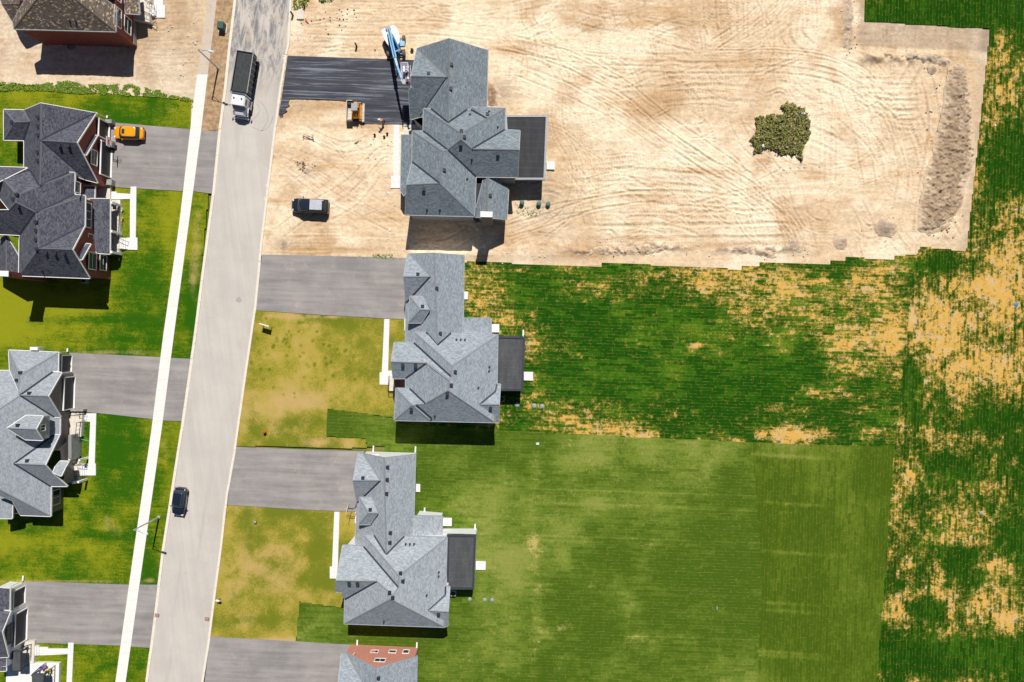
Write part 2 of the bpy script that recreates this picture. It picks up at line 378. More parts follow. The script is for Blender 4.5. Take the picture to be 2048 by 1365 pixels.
for o in (0,14,27,38,52,66,80,95): trk([(1010+o*.2,80+o),(1130,122+o),(1240,176+o),(1330,240+o),(1400,300+o*.8),(1480,355+o*.5),(1560,415+o*.3),(1615-o*.3,485)],1.8,0.35,0.055,0.0)
for o in (0,22,40,58,75,92): trk([(1620-o*.9,500),(1600-o,420),(1575-o*.8,350)],1.6,0.4,0.04,0.02)
for u0,u1 in ((1388,1402),(1412,1424),(1436,1440),(1455,1452),(1480,1478),(1500,1496),(1610,1600),(1628,1624),(1644,1640)): trk([(u0,-30),((u0+u1)/2,40),(u1,92)],1.5,0.42,0.05,0.03)
for o in (0,12,25,60,78): trk([(1545+o,-20),(1500+o*.8,35),(1420+o*.5,90)],1.6,0.35,0.05,0.0)
for v0,u0,u1 in ((168,1325,1500),(184,1310,1520),(200,1320,1480),(328,1150,1400),(344,1160,1500),(360,1120,1440),(378,1130,1390),(398,1150,1500),(418,1240,1600),(436,1200,1560),(452,1180,1580),(466,1190,1560),(480,1250,1600)): trk([(u0,v0+rng.uniform(-4,4)),((u0+u1)/2,v0+rng.uniform(-5,3)),(u1,v0+rng.uniform(-3,6))],1.9,0.55,0.035,0.035)
for v0,u0,u1 in ((160,1715,1845),(176,1730,1850),(192,1745,1848),(208,1760,1846),(224,1775,1848),(240,1780,1846)): trk([(u0,v0),((u0+u1)/2,v0+5),(u1,v0+rng.uniform(2,9))],1.5,0.5,0.045,0.03)
for u0,u1 in ((1662,1668),(1648,1650),(1690,1735),(1705,1762)): trk([(u0,165),((u0+u1)/2,260),(u1,380)],1.6,0.45,0.045,0.035)
trk([(1850,150),(1857,250),(1842,380),(1832,470)],1.5,0.4,0.05,0.02); trk([(1842,150),(1848,250),(1830,380)],1.5,0.4,0.05,0.02)
for o in (0,14,30,48,66): trk([(1105+o,180),(1112+o,260),(1140+o*.8,340),(1125+o*1.2,420),(1050+o*1.5,478+o*.2)],1.6,0.35,0.045,0.02)
for o in (0,18,36): trk([(1010,440+o),(1100,410+o),(1200,385+o),(1300,370+o)],1.7,0.35,0.045,0.02)
for i in range(26):
    u0=rng.uniform(1000,1380); v0=rng.uniform(-10,85); a=rng.uniform(-.5,.5)+(1.57 if rng.rand()<.35 else 0); L=rng.uniform(40,120)
    trk([(u0,v0),(u0+L*.5*math.cos(a),v0+L*.5*math.sin(a)+rng.uniform(-6,6)),(u0+L*math.cos(a),v0+L*math.sin(a))],1.6,0.42,0.04,0.04)
for i in range(34):
    u0=rng.uniform(1110,1800); v0=rng.uniform(110,470); a=rng.choice([0.0,0.15,0.9,1.2])+rng.uniform(-.25,.25); L=rng.uniform(30,90)
    trk([(u0,v0),(u0+L*.5*math.cos(a),v0+L*.5*math.sin(a)+rng.uniform(-6,6)),(u0+L*math.cos(a),v0+L*math.sin(a))],1.7,0.40,0.05,0.02)
for o in (0,10,22): trk([(600,52+o),(720,60+o),(860,55+o),(1000,75+o)],1.8,0.35,0.03,0)
for o in (0,12,26): trk([(540,480-o),(620,440-o*2),(700,400-o*3),(760,330-o*2),(790,300)],1.7,0.4,0.035,0.01)
for o in (0,15,30): trk([(560,300+o),(640,330+o*2),(700,390+o),(800,440+o)],1.7,0.35,0.035,0.01)
for o in (0,10): trk([(600,255+o),(640,275+o),(700,290+o*2),(760,270)],1.6,0.35,0.03,0.0)
trk([(548,470),(640,465),(760,475),(900,505)],1.7,0.4,0.03,0.0); trk([(545,490),(680,488),(805,498)],1.7,0.4,0.03,0.0)
for o in (0,14,28): trk([(250,20+o*3),(320,30+o*3),(400,24+o*3)],1.6,0.35,0.03,0.0)

def flow(u,v):
    # rough direction in which the machines drove, radians in the picture
    if v<95: return rng.choice([1.57,1.45,0.05,-0.75],p=[.5,.15,.2,.15])
    if u<800: return rng.choice([0.1,-0.6,0.6,1.3])
    if u>1600: return math.atan2(v-40,1900-u)+rng.choice([0,0,1.2])*1.0 if u<1850 else 1.5
    if u<1300 and v>360: return rng.choice([0.0,-0.35,-0.2])
    if u<1200: return rng.choice([0.55,0.65,1.35])
    if v>300 and u>1400: return rng.choice([0.75,0.9,0.05])
    return rng.choice([0.0,0.08,0.65,0.75],p=[.35,.2,.25,.2])
for i in range(230):
    u0=rng.uniform(1000,1900); v0=rng.uniform(-20,500); a=flow(u0,v0)+rng.normal(0,.16); L=rng.uniform(25,130); b_=rng.normal(0,.35)
    trk([(u0,v0),(u0+L*.5*math.cos(a),v0+L*.5*math.sin(a)),(u0+L*.5*math.cos(a)+L*.5*math.cos(a+b_),v0+L*.5*math.sin(a)+L*.5*math.sin(a+b_))],rng.choice([1.7,1.9,.5]),rng.choice([.18,.35,.5]),0.05,rng.choice([0,0,.03,.04]),3)
for i in range(70):
    u0=rng.uniform(540,960); v0=rng.choice([rng.uniform(-10,105),rng.uniform(255,505)]); a=flow(u0,v0)+rng.normal(0,.2) if v0>200 else rng.normal(0,.15); L=rng.uniform(25,110); b_=rng.normal(0,.4)
    trk([(u0,v0),(u0+L*.5*math.cos(a),v0+L*.5*math.sin(a)),(u0+L*.5*math.cos(a)+L*.5*math.cos(a+b_),v0+L*.5*math.sin(a)+L*.5*math.sin(a+b_))],rng.choice([1.7,.5]),rng.choice([.18,.35]),0.04,0.0,3)
def splat_tracks(X,Y,res):
    """deposit ruts on a grid laid out in the turned frame"""
    H=np.zeros(X.shape); S=np.zeros(X.shape); ny,nx=X.shape
    ca,sa=math.cos(-TH),math.sin(-TH); a0=X[0,0]*ca+Y[0,0]*sa; b0=-X[0,0]*sa+Y[0,0]*ca
    for pts,gauge,wd,dep,tread in TRACKS:
        c=catmull(pxw(pts)); 
        if len(c)<3: continue
        t=np.gradient(c,axis=0); L=np.linalg.norm(t,axis=1)+1e-9; t/=L[:,None]; nrm=np.stack([-t[:,1],t[:,0]],1)
        s=np.cumsum(L); jit=(vnoise(s*0.7,s*0+gauge,5)-.5)*0.12; fade=0.25+1.0*vnoise(s*0.16,s*0+dep*99,9); ends=np.minimum(1,np.minimum(s,s[-1]-s)/1.5)
        for side in (-.5,.5):
            for off in np.arange(-wd*1.1,wd*1.1,0.05):
                q=np.abs(off)/(wd/2)
                prof=-1.0 if q<0.8 else (0.9 if q<1.5 else 0.35)
                p=c+nrm*(side*gauge+off+jit)[:,None]
                h=prof*dep*fade*ends*0.5
                if tread and q<1.0: h=h+tread*np.sign(np.sin(s*2*math.pi/0.42))*ends*fade*0.5
                la=p[:,0]*ca+p[:,1]*sa; lb=-p[:,0]*sa+p[:,1]*ca
                i=((la-a0)/res).round().astype(int); j=((lb-b0)/res).round().astype(int)
                ok=(i>=0)&(i<nx)&(j>=0)&(j<ny)
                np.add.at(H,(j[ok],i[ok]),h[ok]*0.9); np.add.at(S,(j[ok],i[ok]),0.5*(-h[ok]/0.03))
    def blur(a): return (a+0.5*(np.roll(a,1,0)+np.roll(a,-1,0)+np.roll(a,1,1)+np.roll(a,-1,1)))/3
    return np.clip(blur(H),-0.10,0.10),np.clip(S,-1.2,1.2)
RIDGE=[(1165,503,40,7),(1230,500,30,6),(1290,492,40,8),(1350,496,30,5),(1470,500,40,6),(1540,500,40,7),(1590,492,14,13)]
def sand_fn(res):
    def fn(X,Y,U,V):
        base=fbm(X,Y,9,3,4); med=fbm(X,Y,2.2,8,4); fine=fbm(X,Y,0.5,11,3); long_=fbm(X*0.25,Y*2.2,1.1,21,4)
        H,S=splat_tracks(X,Y,res)
        gr_=fbm(X,Y,0.24,12,2); z=(base-.5)*0.12+(med-.5)*0.12+(fine-.5)*0.10+(gr_-.5)*0.055+(long_-.5)*0.10+H*1.35
        rg=np.zeros_like(X)
        for (a,b,ru,rv) in RIDGE: rg+=np.exp(-(((U-a)/ru)**2+((V-b)/rv)**2))
        z+=rg*(0.22+0.5*(fbm(X,Y,0.6,31,3)-.45))
        # berm and bank along the northern edge of the east part
        nb=np.exp(-((V-(112+12*(fbm(X,Y,5,44,2)-.5)*2))/10)**2)*sstep(U,1700,1735)*(1-sstep(U,1890,1915)); z+=nb*(0.15+0.9*(fbm(X,Y,1.1,41,4)-.35))
        vb=np.exp(-((U-1696)/9)**2)*(1-sstep(V,85,105))*0.7; z+=vb*(0.1+0.9*(fbm(X,Y,0.9,43,4)-.35))
        z+=rng_clods(X,Y,U,V)
        damp=np.maximum(sstep(V,510,520)*(U>900),np.maximum(sstep(U,1950-(V-57)*0.088,1966-(V-57)*0.088),sstep(U,1716,1726)*(1-sstep(V,46,60)))); z=z*(1-damp)-0.02*damp
        t=sstep(base+0.35*(med-.5),0.35,0.65)[...,None]; c=C_BASE*(1-t)+C_LITE*t
        og=blobs(U,V,[(1030,100,45,14,.9),(1310,205,45,28,1.0),(1280,225,40,15,.7),(1300,395,60,14,.8),(1390,345,50,9,.7),(1340,368,70,7,.6),(1268,440,22,18,.6),(1270,478,40,9,1.0),(1440,493,50,6,.8),(1280,30,60,28,.75),(1190,55,30,12,.7),(1620,345,35,25,.6),(1430,122,110,12,.45),(1690,265,30,20,.5),(1680,45,16,45,.55),(1640,505,14,18,.5),(690,210,140,10,.9),(720,250,90,8,.6),(600,225,60,12,.6),(1185,505,60,14,.7),(1060,470,60,14,.55),(960,515,70,10,.6),(620,500,90,10,.7),(780,430,50,18,.5),(700,500,80,8,.8),(1120,350,25,60,.35),(1490,480,90,14,.35)])
        og=np.clip(og*(0.45+1.1*long_)+0.55*sstep(fbm(X,Y,6,77,4),0.54,0.70)+0.45*sstep(long_,0.55,0.74),0,1)[...,None]*0.80
        c=c*(1-og)+C_ORNG*og
        gr=np.clip(rg*1.1,0,.9)*sstep(fbm(X,Y,0.8,55,3),0.35,0.6)+nb*0.9*sstep(fbm(X,Y,1.4,57,4),0.42,0.62)+vb*0.9+0.75*blobs(U,V,[(1000,185,28,26,1),(1100,425,60,40,.6),(1090,380,20,30,.7),(615,345,16,14,.6),(610,338,8,8,.8),(568,488,22,10,.9),(1000,520,120,10,.5),(640,520,80,6,.6)])*(0.3+1.0*med)
        # flat strip of old topsoil in the north-east
        gr=gr+0.55*sstep(U,1705,1725)*(1-sstep(V-(U-1730)*0.05,88,98))+0.35*np.exp(-((U-(1972-(V-57)*0.09))/14)**2)*sstep(V,50,60)
        gr=gr+0.5*(1-sstep(U,395,415))*(0.3+0.7*med)
        gr=np.clip(gr,0,.95)[...,None]; c=c*(1-gr)+C_GREY*gr
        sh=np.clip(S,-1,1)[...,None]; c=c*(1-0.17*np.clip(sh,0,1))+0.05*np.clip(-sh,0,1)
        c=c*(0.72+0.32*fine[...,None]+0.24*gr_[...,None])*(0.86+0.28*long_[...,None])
        return dict(z=z,Col=np.clip(c,0.02,0.95))
    return fn
def rng_clods(X,Y,U,V):
    c=_h(np.floor(X/0.22),np.floor(Y/0.22),91); area=np.clip(blobs(U,V,[(760,330,45,50,.7),(640,60,60,30,.5),(1100,440,60,30,.6),(1560,330,60,20,.5),(1240,505,120,14,1.0),(1540,500,80,12,1.0),(330,90,80,70,.3)]),0,1)
    return (c>0.985-0.06*area)*0.07*area
SANDP=[(575,-70),(1760,-70),(1730,0),(1728,43),(1988,60),(1968,250),(1941,512),(1840,512),(1834,530),(1600,545),(1395,550),(1000,545),(925,543),(812,518),(518,512),(522,450),(545,250),(572,60)]
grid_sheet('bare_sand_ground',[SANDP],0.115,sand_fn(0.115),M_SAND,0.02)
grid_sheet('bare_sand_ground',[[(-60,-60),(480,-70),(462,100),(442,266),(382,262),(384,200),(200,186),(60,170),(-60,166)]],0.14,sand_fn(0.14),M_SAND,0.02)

# ------------------------------------------------------------------ sod field
def sod_fn(zone):
    def fn(X,Y,U,V):
        lo=fbm(X,Y,14,5,4); md=fbm(X,Y,4,6,4); hi=fbm(X*0.6,Y*1.6,1.6,13,3)
        if zone=='n':
            dry=0.13+0.35*capped(U,V,[(950,560,45,45,1.0),(1000,600,55,30,.8),(960,625,35,20,.9),(1020,640,25,25,.8),(1062,680,14,45,1.1),(1080,760,18,60,.7),(1180,580,55,22,1.0),(1260,575,60,25,1.2),(1420,560,130,28,1.25),(1500,570,60,40,1.1),(1250,595,40,10,.7),(1390,690,17,9,2.3),(1565,600,60,60,1.0),(1640,560,90,30,1.0),(1700,620,80,60,.8),(1760,560,60,40,1.0),(1790,700,20,80,1.2),(1740,670,60,25,1.3),(1660,670,40,22,1.1),(1700,720,60,30,.8),(1060,810,60,22,.9),(1140,840,50,18,1.0),(1200,860,70,14,1.3),(1290,868,40,8,1.2),(1590,870,80,14,1.7),(1540,815,30,8,1.2),(1660,790,60,8,1.3),(1740,820,60,8,.9),(1760,870,40,14,1.3),(1120,690,25,10,.7),(1160,710,25,10,.8),(1340,825,14,12,.9),(1075,540,80,8,.8),(985,835,50,20,.8),(1480,880,20,6,.9),(1610,775,20,6,.9),(1500,620,110,40,.6),(1600,640,120,60,.35)])
            dry=dry-0.22*blobs(U,V,[(1040,590,32,30,1.2),(1200,650,90,60,.9),(1350,760,220,55,1.0),(1390,640,60,40,.8),(1100,740,40,60,.5),(1600,745,60,30,.7),(1480,800,120,30,.8),(1670,550,20,12,1.0)])
            dry=dry+0.35*(lo-.5)+0.45*(md-.5)+0.22*(hi-.5)
            tone=0.35+1.2*(md-.5)+0.45*blobs(U,V,[(1400,655,70,30,.7),(1420,740,120,20,.6),(1540,700,80,40,.8),(1300,640,160,60,.4),(1610,600,90,70,.6),(1700,640,80,60,.6),(1500,860,300,12,.3)])-0.25*blobs(U,V,[(1150,680,120,40,.8),(1450,830,250,40,1.0)])
        elif zone=='s':
            track=np.exp(-((U-(1070+6*np.sin(V/60)))/11)**2)*(V>900)
            lines=sum(np.exp(-((V-(v0+0.035*(U-1000)))/2.2)**2) for v0 in (975,1003,1068,1078,1166,1178,1262,1272))*sstep(U,1040,1100)
            dry=0.0+0.22*track*(0.3+1.2*hi)+0.16*lines*(0.2+1.5*hi)+0.30*blobs(U,V,[(905,960,14,10,1),(1065,1090,18,18,1.2),(1090,1100,10,8,1),(1180,930,14,20,.8),(1130,1255,30,14,1.0),(1115,1340,14,8,1.0),(1270,1280,26,14,1.0),(1140,880,6,20,.9),(1300,1090,10,8,.7)])+0.35*(lo-.5)+0.25*(md-.5)
            tone=0.42+1.6*(lo-.5)+1.0*(md-.5)+0.35*blobs(U,V,[(980,1000,60,50,1.1),(1130,930,50,18,1.0),(1260,1215,20,14,1.2),(1400,1000,200,60,.3),(1200,1010,80,20,.7),(850,1340,60,30,.9),(1200,1340,70,40,.7),(900,1080,20,60,.8)])+0.3*lines+0.2*track
        elif zone=='se':
            lines=sum(np.exp(-((V-(v0+0.06*(U-1450)))/4.0)**2) for v0 in (905,1000,1098,1200,1215,1298,1306))*(1-sstep(U,1600,1700))
            dry=-0.08+0.20*lines*(.4+md)+0.35*(lo-.5)+0.22*(md-.5)
            tone=0.35+1.4*(lo-.5)+0.7*(md-.5)+0.5*lines+0.3*blobs(U,V,[(1690,980,25,90,1.0),(1720,1120,30,60,.8),(1560,890,90,20,.7)])
        else:
            dry=0.26+0.235*capped(U,V,[(1870,600,50,70,1.3),(1990,590,60,50,1.2),(1880,690,40,60,1.2),(1830,680,20,60,1.0),(1900,760,40,50,1.2),(1905,850,30,40,1.0),(1930,880,70,22,1.3),(1860,880,20,14,1.2),(1815,920,20,60,1.2),(1800,1050,22,130,1.3),(1810,1200,18,60,1.2),(1873,1160,16,40,2.0),(1930,1060,40,60,.8),(1985,1130,26,16,2.0),(1900,1230,16,36,2.0),(2020,1240,26,30,2.2),(1960,1190,50,30,1.0),(1940,1060,60,40,.7),(2010,740,40,60,.9),(1990,130,30,60,1.1),(2000,230,40,60,1.0),(2020,450,40,90,1.2),(1960,480,20,30,1.0),(1960,330,18,60,.7),(1990,1000,50,30,.9),(1860,1010,30,30,1.0)])
            dry=dry-0.34*blobs(U,V,[(1825,780,25,80,1.3),(1880,800,20,40,1.0),(1860,530,60,16,1.2),(2000,840,90,22,1.2),(1900,940,60,24,1.0),(2040,330,40,50,.8),(1990,380,20,50,.9),(1850,1220,40,20,1.1),(1930,1120,22,30,.9),(2020,1080,40,40,.6),(2000,25,300,28,2.6),(1980,1310,200,34,2.2)])
            dry=dry+0.45*(lo-.5)+0.65*(md-.5)+0.25*(hi-.5)
            tone=0.35+1.0*(md-.5)+0.3*blobs(U,V,[(2000,1150,60,30,1),(1900,1060,60,50,.6)])
        return dict(z=(fbm(X,Y,1.0,71,3)-.5)*0.04,dry=dry,tone=tone)
    return fn
SX=lambda v: 1828-(v-520)*(1828-1752)/(1365-520)       # zone border of the east part
NSOD=[(925,524),(1000,526),(1202.5,535),(1203,526.5),(1395,534),(1483,539.7),(1483.5,532),(1518,532),(1519,524),(1600,527),(1661,530),(1662,522),(1690,523),(1690.5,515),(1788,519),(1788.6,511),(1838,511),(1832,520),(1794,896),(1500,889),(1130,872),(950,861),(850,850),(850,600)]
grid_sheet('sod_field',[NSOD],0.20,sod_fn('n'),M_SOD_N,0.062)
grid_sheet('sod_field',[[(656.4,818),(789.5,836),(800,848),(950,857),(1130,868),(1504,885),(1514,960),(1528,1160),(1516,1400),(560,1400),(592,1284),(600,1204),(690,1217),(770,1190),(770,1000),(770,893),(734,893),(731,878),(653,873)]],0.20,sod_fn('s'),M_SOD_S,0.066)
grid_sheet('sod_field',[[(1500,885),(1793,893),(1792,905),(1752,1400),(1512,1400),(1524,1160),(1510,960)]],0.20,sod_fn('se'),M_SOD_SE,0.070)
grid_sheet('sod_field',[[(1834,511),(1840,494),(1933,503),(1960,250),(1980,57),(1980,59),(1730,43),(1730,-80),(2150,-80),(2150,1430),(1748,1430),(1788,905),(1790,893),(1828,520)]],0.20,sod_fn('e'),M_SOD_E,0.076)
# ------------------------------------------------------------------ lawns
def lawn_l(X,Y,U,V):
    lo=fbm(X,Y,9,65,4); md=fbm(X,Y,2.5,66,4)
    tone=0.42+1.1*(lo-.5)+0.9*(md-.5)+blobs(U,V,[(20,640,60,60,.5),(20,190,60,30,.35),(60,1080,120,20,.35),(150,600,40,20,.3),(20,600,40,80,.3),(340,450,30,120,.15)])-blobs(U,V,[(180,230,120,18,.25),(150,705,140,12,.35),(230,900,60,130,.75),(30,560,200,30,.0),(180,640,120,10,.45),(250,680,90,8,.4),(200,1072,60,12,.6),(310,400,30,20,.3),(300,1130,20,60,.4),(330,900,12,90,.0),(382,640,10,60,.5),(20,1320,300,50,.1)])
    dry=-0.1+blobs(U,V,[(220,705,120,7,.7),(345,215,40,16,.45),(215,1040,16,22,.6),(235,1068,18,18,.5),(120,1163,150,5,.8),(395,450,14,90,.55),(385,560,12,60,.6),(330,900,14,60,.45),(300,1160,14,8,.6),(180,1300,30,6,.5),(270,850,40,6,.3),(255,1310,60,8,.4)])+0.5*(md-.55)
    return dict(z=(fbm(X,Y,0.8,72,3)-.5)*0.05,dry=dry,tone=tone)
LAWNL=[[(-80,165),(60,170),(200,186),(384,200),(398,190),(426,190),(430,262),(410,460),(398,600),(368,830),(340,1030),(312,1240),(286,1400),(-80,1400)]]
grid_sheet('lawn',LAWNL,0.20,lawn_l,M_LAWN_L,0.0)
def lawn_f(X,Y,U,V):
    lo=fbm(X,Y,8,85,4); md=fbm(X,Y,2.2,86,4)
    ring=np.zeros_like(X); r2=np.random.RandomState(3)
    for i in range(70):
        a,b=(r2.normal(600,60),r2.normal(690,55)); rr=np.hypot(U-a,V-b); ring+=np.exp(-((rr-1.8)/1.3)**2)*r2.uniform(.4,1)
    tone=0.62+1.2*(lo-.5)+1.1*(md-.5)-1.0*np.clip(ring,0,1)-blobs(U,V,[(640,640,80,14,.45),(505,820,14,50,.5),(600,845,90,14,.4),(560,860,60,20,.35),(495,1060,12,60,.5),(640,1090,20,40,.55),(470,1190,14,20,.5),(520,1240,90,16,.55),(560,1025,120,10,.4),(655,1170,14,20,.4),(700,690,10,60,.2)])
    dry=0.24+0.6*(lo-.5)+0.8*(md-.5)+blobs(U,V,[(600,800,60,30,.35),(640,885,60,10,.6),(540,1140,70,60,.35),(560,1282,80,5,.6),(640,633,130,5,.5),(540,1000,90,4,.3)])-ring*.6
    return dict(z=(fbm(X,Y,0.8,92,3)-.5)*0.05,dry=dry,tone=tone)
grid_sheet('lawn',[[(508,618),(815,632),(815,838),(789.5,836),(656.4,818),(653,873),(731,878),(734,897),(468,892)],[(455,1008),(720,1020),(715,1130),(692,1217),(600,1204),(592,1286),(418,1276)]],0.18,lawn_f,M_LAWN_F,0.02)

# ------------------------------------------------------------------ road, kerbs, sidewalks, driveways, paths
RL=[(484,-70),(474,0),(462,100),(454,180),(442,270),(430,390),(409,550),(394,670),(367,860),(330,1100),(312.5,1245),(297,1365),(292,1410)]
RR=[(588,-70),(580,0),(575,90),(570,110),(559,180),(547,270),(534,380),(521,490),(508,622),(490,745),(468,900),(452,990),(441,1090),(429,1180),(417,1275),(403,1365),(396,1410)]
flat_sheet('road',[[*[(u-1,v) for u,v in RL],*[(u+1,v) for u,v in RR][::-1]]],0.06,M_ROAD)
def strip(pts,w0,w1): return [(u+w0,v) for u,v in pts]+[(u+w1,v) for u,v in pts][::-1]
kb=MB(); 
for pts,a,b in ((RL,-5.5,0),(RR,0,4.5)):
    w_=[P(u,v) for u,v in pts]; wa=[P(u+a,v) for u,v in pts]; wb=[P(u+b,v) for u,v in pts]
    # top z 0.16 on the lawn side, dropped in front of the driveways
    for i in range(len(pts)-1):
        n=8
        for j in range(n):
            A0=wa[i].lerp(wa[i+1],j/n);A1=wa[i].lerp(wa[i+1],(j+1)/n);B0=wb[i].lerp(wb[i+1],j/n);B1=wb[i].lerp(wb[i+1],(j+1)/n)
            vm=v2(A0.y); low=any(lo<vm<hi for lo,hi in ((((255,388),(713,843),(1165,1290)) if pts is RL else ((108,240),(508,622),(893,1010),(1272,1400)))))
            z=0.125 if low else 0.19
            kb.add([(A0.x,A0.y,z),(B0.x,B0.y,z),(B1.x,B1.y,z),(A1.x,A1.y,z),(A0.x,A0.y,0),(B0.x,B0.y,0),(B1.x,B1.y,0),(A1.x,A1.y,0)],[(0,1,2,3),(0,4,5,1),(2,6,7,3),(1,5,6,2),(3,7,4,0)])
tag(kb.build('kerb',M_CURB),kind='structure')
SWL=[(424,-70),(415.6,0),(403,100),(391,180),(380,270),(359,450),(327.4,670),(303.7,860),(269.4,1095),(231.5,1365),(226,1410)]
SWR=[(443,-70),(434.4,0),(422.5,100),(412.6,180),(402,270),(378,450),(348.6,670),(324,860),(290.4,1095),(252,1365),(246,1410)]
def cut(L,R,v0,v1):
    def at(A,v):
        for (a,b),(c,d) in zip(A,A[1:]):
            if b<=v<=d: return (a+(c-a)*(v-b)/(d-b),v)
        return A[0] if v<A[0][1] else A[-1]
    return [at(L,v0)]+[p for p in L if v0<p[1]<v1]+[at(L,v1),at(R,v1)]+[p for p in R if v0<p[1]<v1][::-1]+[at(R,v0)]
flat_sheet('sidewalk',[cut(SWL,SWR,150,1410)],0.13,M_WALK,z0=-0.05)
flat_sheet('sidewalk',[cut(SWL,SWR,-70,150)],0.13,M_WALKD,z0=-0.05)
k=NB('boulevard_dirt'); k.col(k.mix(k.step(k.noise(k.pos(),1.5,6,0.75),0.35,0.65),(0.30,0.19,0.10),(0.52,0.36,0.21))); k.bump(k.noise(k.pos(),5,5,0.7),0.6,0.06)
flat_sheet('boulevard_dirt',[cut([(u-1,v) for u,v in SWR],[(u-5,v) for u,v in RL],-70,262)],0.11,k.done(0.95),z0=-0.05)
def drive(polys,mat,z=0.10): return flat_sheet('driveway',polys,z,mat,z0=-0.05)
drive([[(208,244),(383,259.5),(366,383),(210,373.9)],[(402,261),(439,264),(425,388),(384,383)]],M_DRIVE)
drive([[(139.5,705.6),(323,715),(306,838.5),(193,826),(150,823),(130,746)],[(343,716.5),(383,718),(365,843),(325,841)]],M_DRIVE)
drive([[(48.5,1163),(260.5,1169.5),(242,1291),(60,1285),(40,1230)],[(280,1169.5),(320,1170),(303,1296),(262,1293)]],M_DRIVE)
drive([[(575.5,112.5),(828,121),(848,250),(725,248),(722,205),(692,203),(640,200),(580,199),(577,206),(580,212),(571,217),(575,223),(566,229),(567,234),(561,237),(558,230),(566,180)]],M_FRESH,0.12)
drive([[(525,509.5),(640,512),(815,516.4),(818,640),(640,630),(510,621),(517,560)]],M_DRIVE)
drive([[(471,894),(600,899),(728,903),(722,960),(715,1024),(600,1019),(455,1010),(462,950)]],M_DRIVE)
drive([[(421,1273),(560,1281),(712,1290),(700,1410),(404,1410)]],M_DRIVE)
def path(polys,mat=None,z=0.14): return flat_sheet('path',polys,z,mat or M_PATH,z0=-0.05)
path([[(262.3,374),(273.8,374),(272.5,476),(275.7,476),(275.8,500.5),(255,500),(255,476),(260.7,476),(261,399),(219,399),(219,384),(234,384),(234,387),(261.7,388.5)]])
path([[(172,827),(193.6,827),(190.5,927.5),(192.5,927.5),(192.5,951),(172,951),(172,927),(178,927),(181.5,844),(165,842)]])
path([[(137.5,1285),(148.5,1285),(145,1365),(142,1410),(130,1410),(134,1365),(136.5,1308),(97,1310),(69,1311),(69,1294),(97,1294),(97,1297),(136.8,1297)]])
path([[(788.3,250.5),(799.3,250.5),(797.8,353),(801,353),(800.5,377),(782,377),(782,353),(787.3,353)]])
path([[(769,638.7),(779.3,638.7),(776.5,742),(786,741),(786,752),(778,770),(759.5,769.5),(759.5,745),(764,745)]])
path([[(669,1024),(679.5,1024),(676,1133),(673,1157),(660,1157),(660,1133),(664.5,1133)]])
path([[(315,11),(331,11.5),(331,36.5),(311,36.5),(309,5),(316,-60),(329,-60),(327,11)]])
# ------------------------------------------------------------------ house kit
def m_shingle(name,dark,light,spot=None,spot_amt=0.0,wav=0.0):
    k=NB(name); uv=k.n('ShaderNodeUVMap',uv_map='UVMap').outputs[0]; s=k.sep(uv)
    row=k.math('DIVIDE',s[1],0.145); ri=k.floor(row); tab=k.floor(k.add(k.math('DIVIDE',s[0],0.30),k.mul(k.white(k.comb(ri,1,0)),3.0)))
    rnd=k.white(k.comb(tab,ri,2)); f=k.noise(uv,14.0,5,0.95); b=k.noise(uv,0.7,4,0.6)
    g=k.add(k.mul(rnd,0.30),k.add(k.mul(f,0.70),k.mul(k.math('SUBTRACT',b,0.5),0.30)))
    if wav: g=k.add(g,k.mul(k.math('SUBTRACT',k.noise(k.scalev(uv,(1.0,2.4,1)),2.6,3,0.6,1.5),0.5),wav))
    c=k.mix(k.step(g,0.12,0.86),dark,light)
    c=k.mix(k.mul(k.math('LESS_THAN',k.frac(row),0.14),0.45),c,[x*0.45 for x in dark])
    if spot: c=k.mix(k.mul(k.math('GREATER_THAN',k.add(k.mul(k.white(k.comb(tab,ri,5)),0.7),k.mul(k.noise(uv,6,2,0.5),0.4)),0.80),spot_amt),c,spot)
    k.col(c); k.bump(k.add(k.mul(k.frac(row),-0.6),f),0.35,0.015); return k.done(0.92,0,0.2)
def m_brick(name,c1,c2,mortar):
    k=NB(name); p=k.sep(k.pos()); v=k.comb(k.add(p[0],p[1]),p[2],0)
    x=k.n('ShaderNodeTexBrick'); k.put(x.inputs[0],v); k.put(x.inputs[1],c1); k.put(x.inputs[2],c2); k.put(x.inputs[3],mortar)
    x.inputs['Scale'].default_value=1.0; x.inputs['Brick Width'].default_value=0.24; x.inputs['Row Height'].default_value=0.08; x.inputs['Mortar Size'].default_value=0.006
    f=k.noise(k.pos(),1.6,5,0.7); k.col(k.mix(k.mul(f,0.5),x.outputs[0],k.mix(1.0,x.outputs[0],(0.6,0.58,0.58),'MULTIPLY'))); return k.done(0.9,0,0.15)
def m_siding(name,c,pitch=0.15):
    k=NB(name); p=k.sep(k.pos()); fr=k.frac(k.math('DIVIDE',p[2],pitch)); f=k.noise(k.pos(),2,4,0.6)
    k.col(k.mix(k.mul(k.math('LESS_THAN',fr,0.12),0.5),k.mix(f,[x*0.9 for x in c],c),[x*0.5 for x in c])); return k.done(0.7,0,0.3)
M_BRICK=m_brick('red_brick',(0.23,0.055,0.04),(0.33,0.09,0.06),(0.30,0.22,0.20))
M_BRICKP=m_brick('pink_brick',(0.60,0.22,0.15),(0.72,0.30,0.21),(0.62,0.45,0.38))
M_GREYSTONE=m_brick('grey_stone',(0.30,0.29,0.28),(0.45,0.44,0.42),(0.3,0.3,0.3))
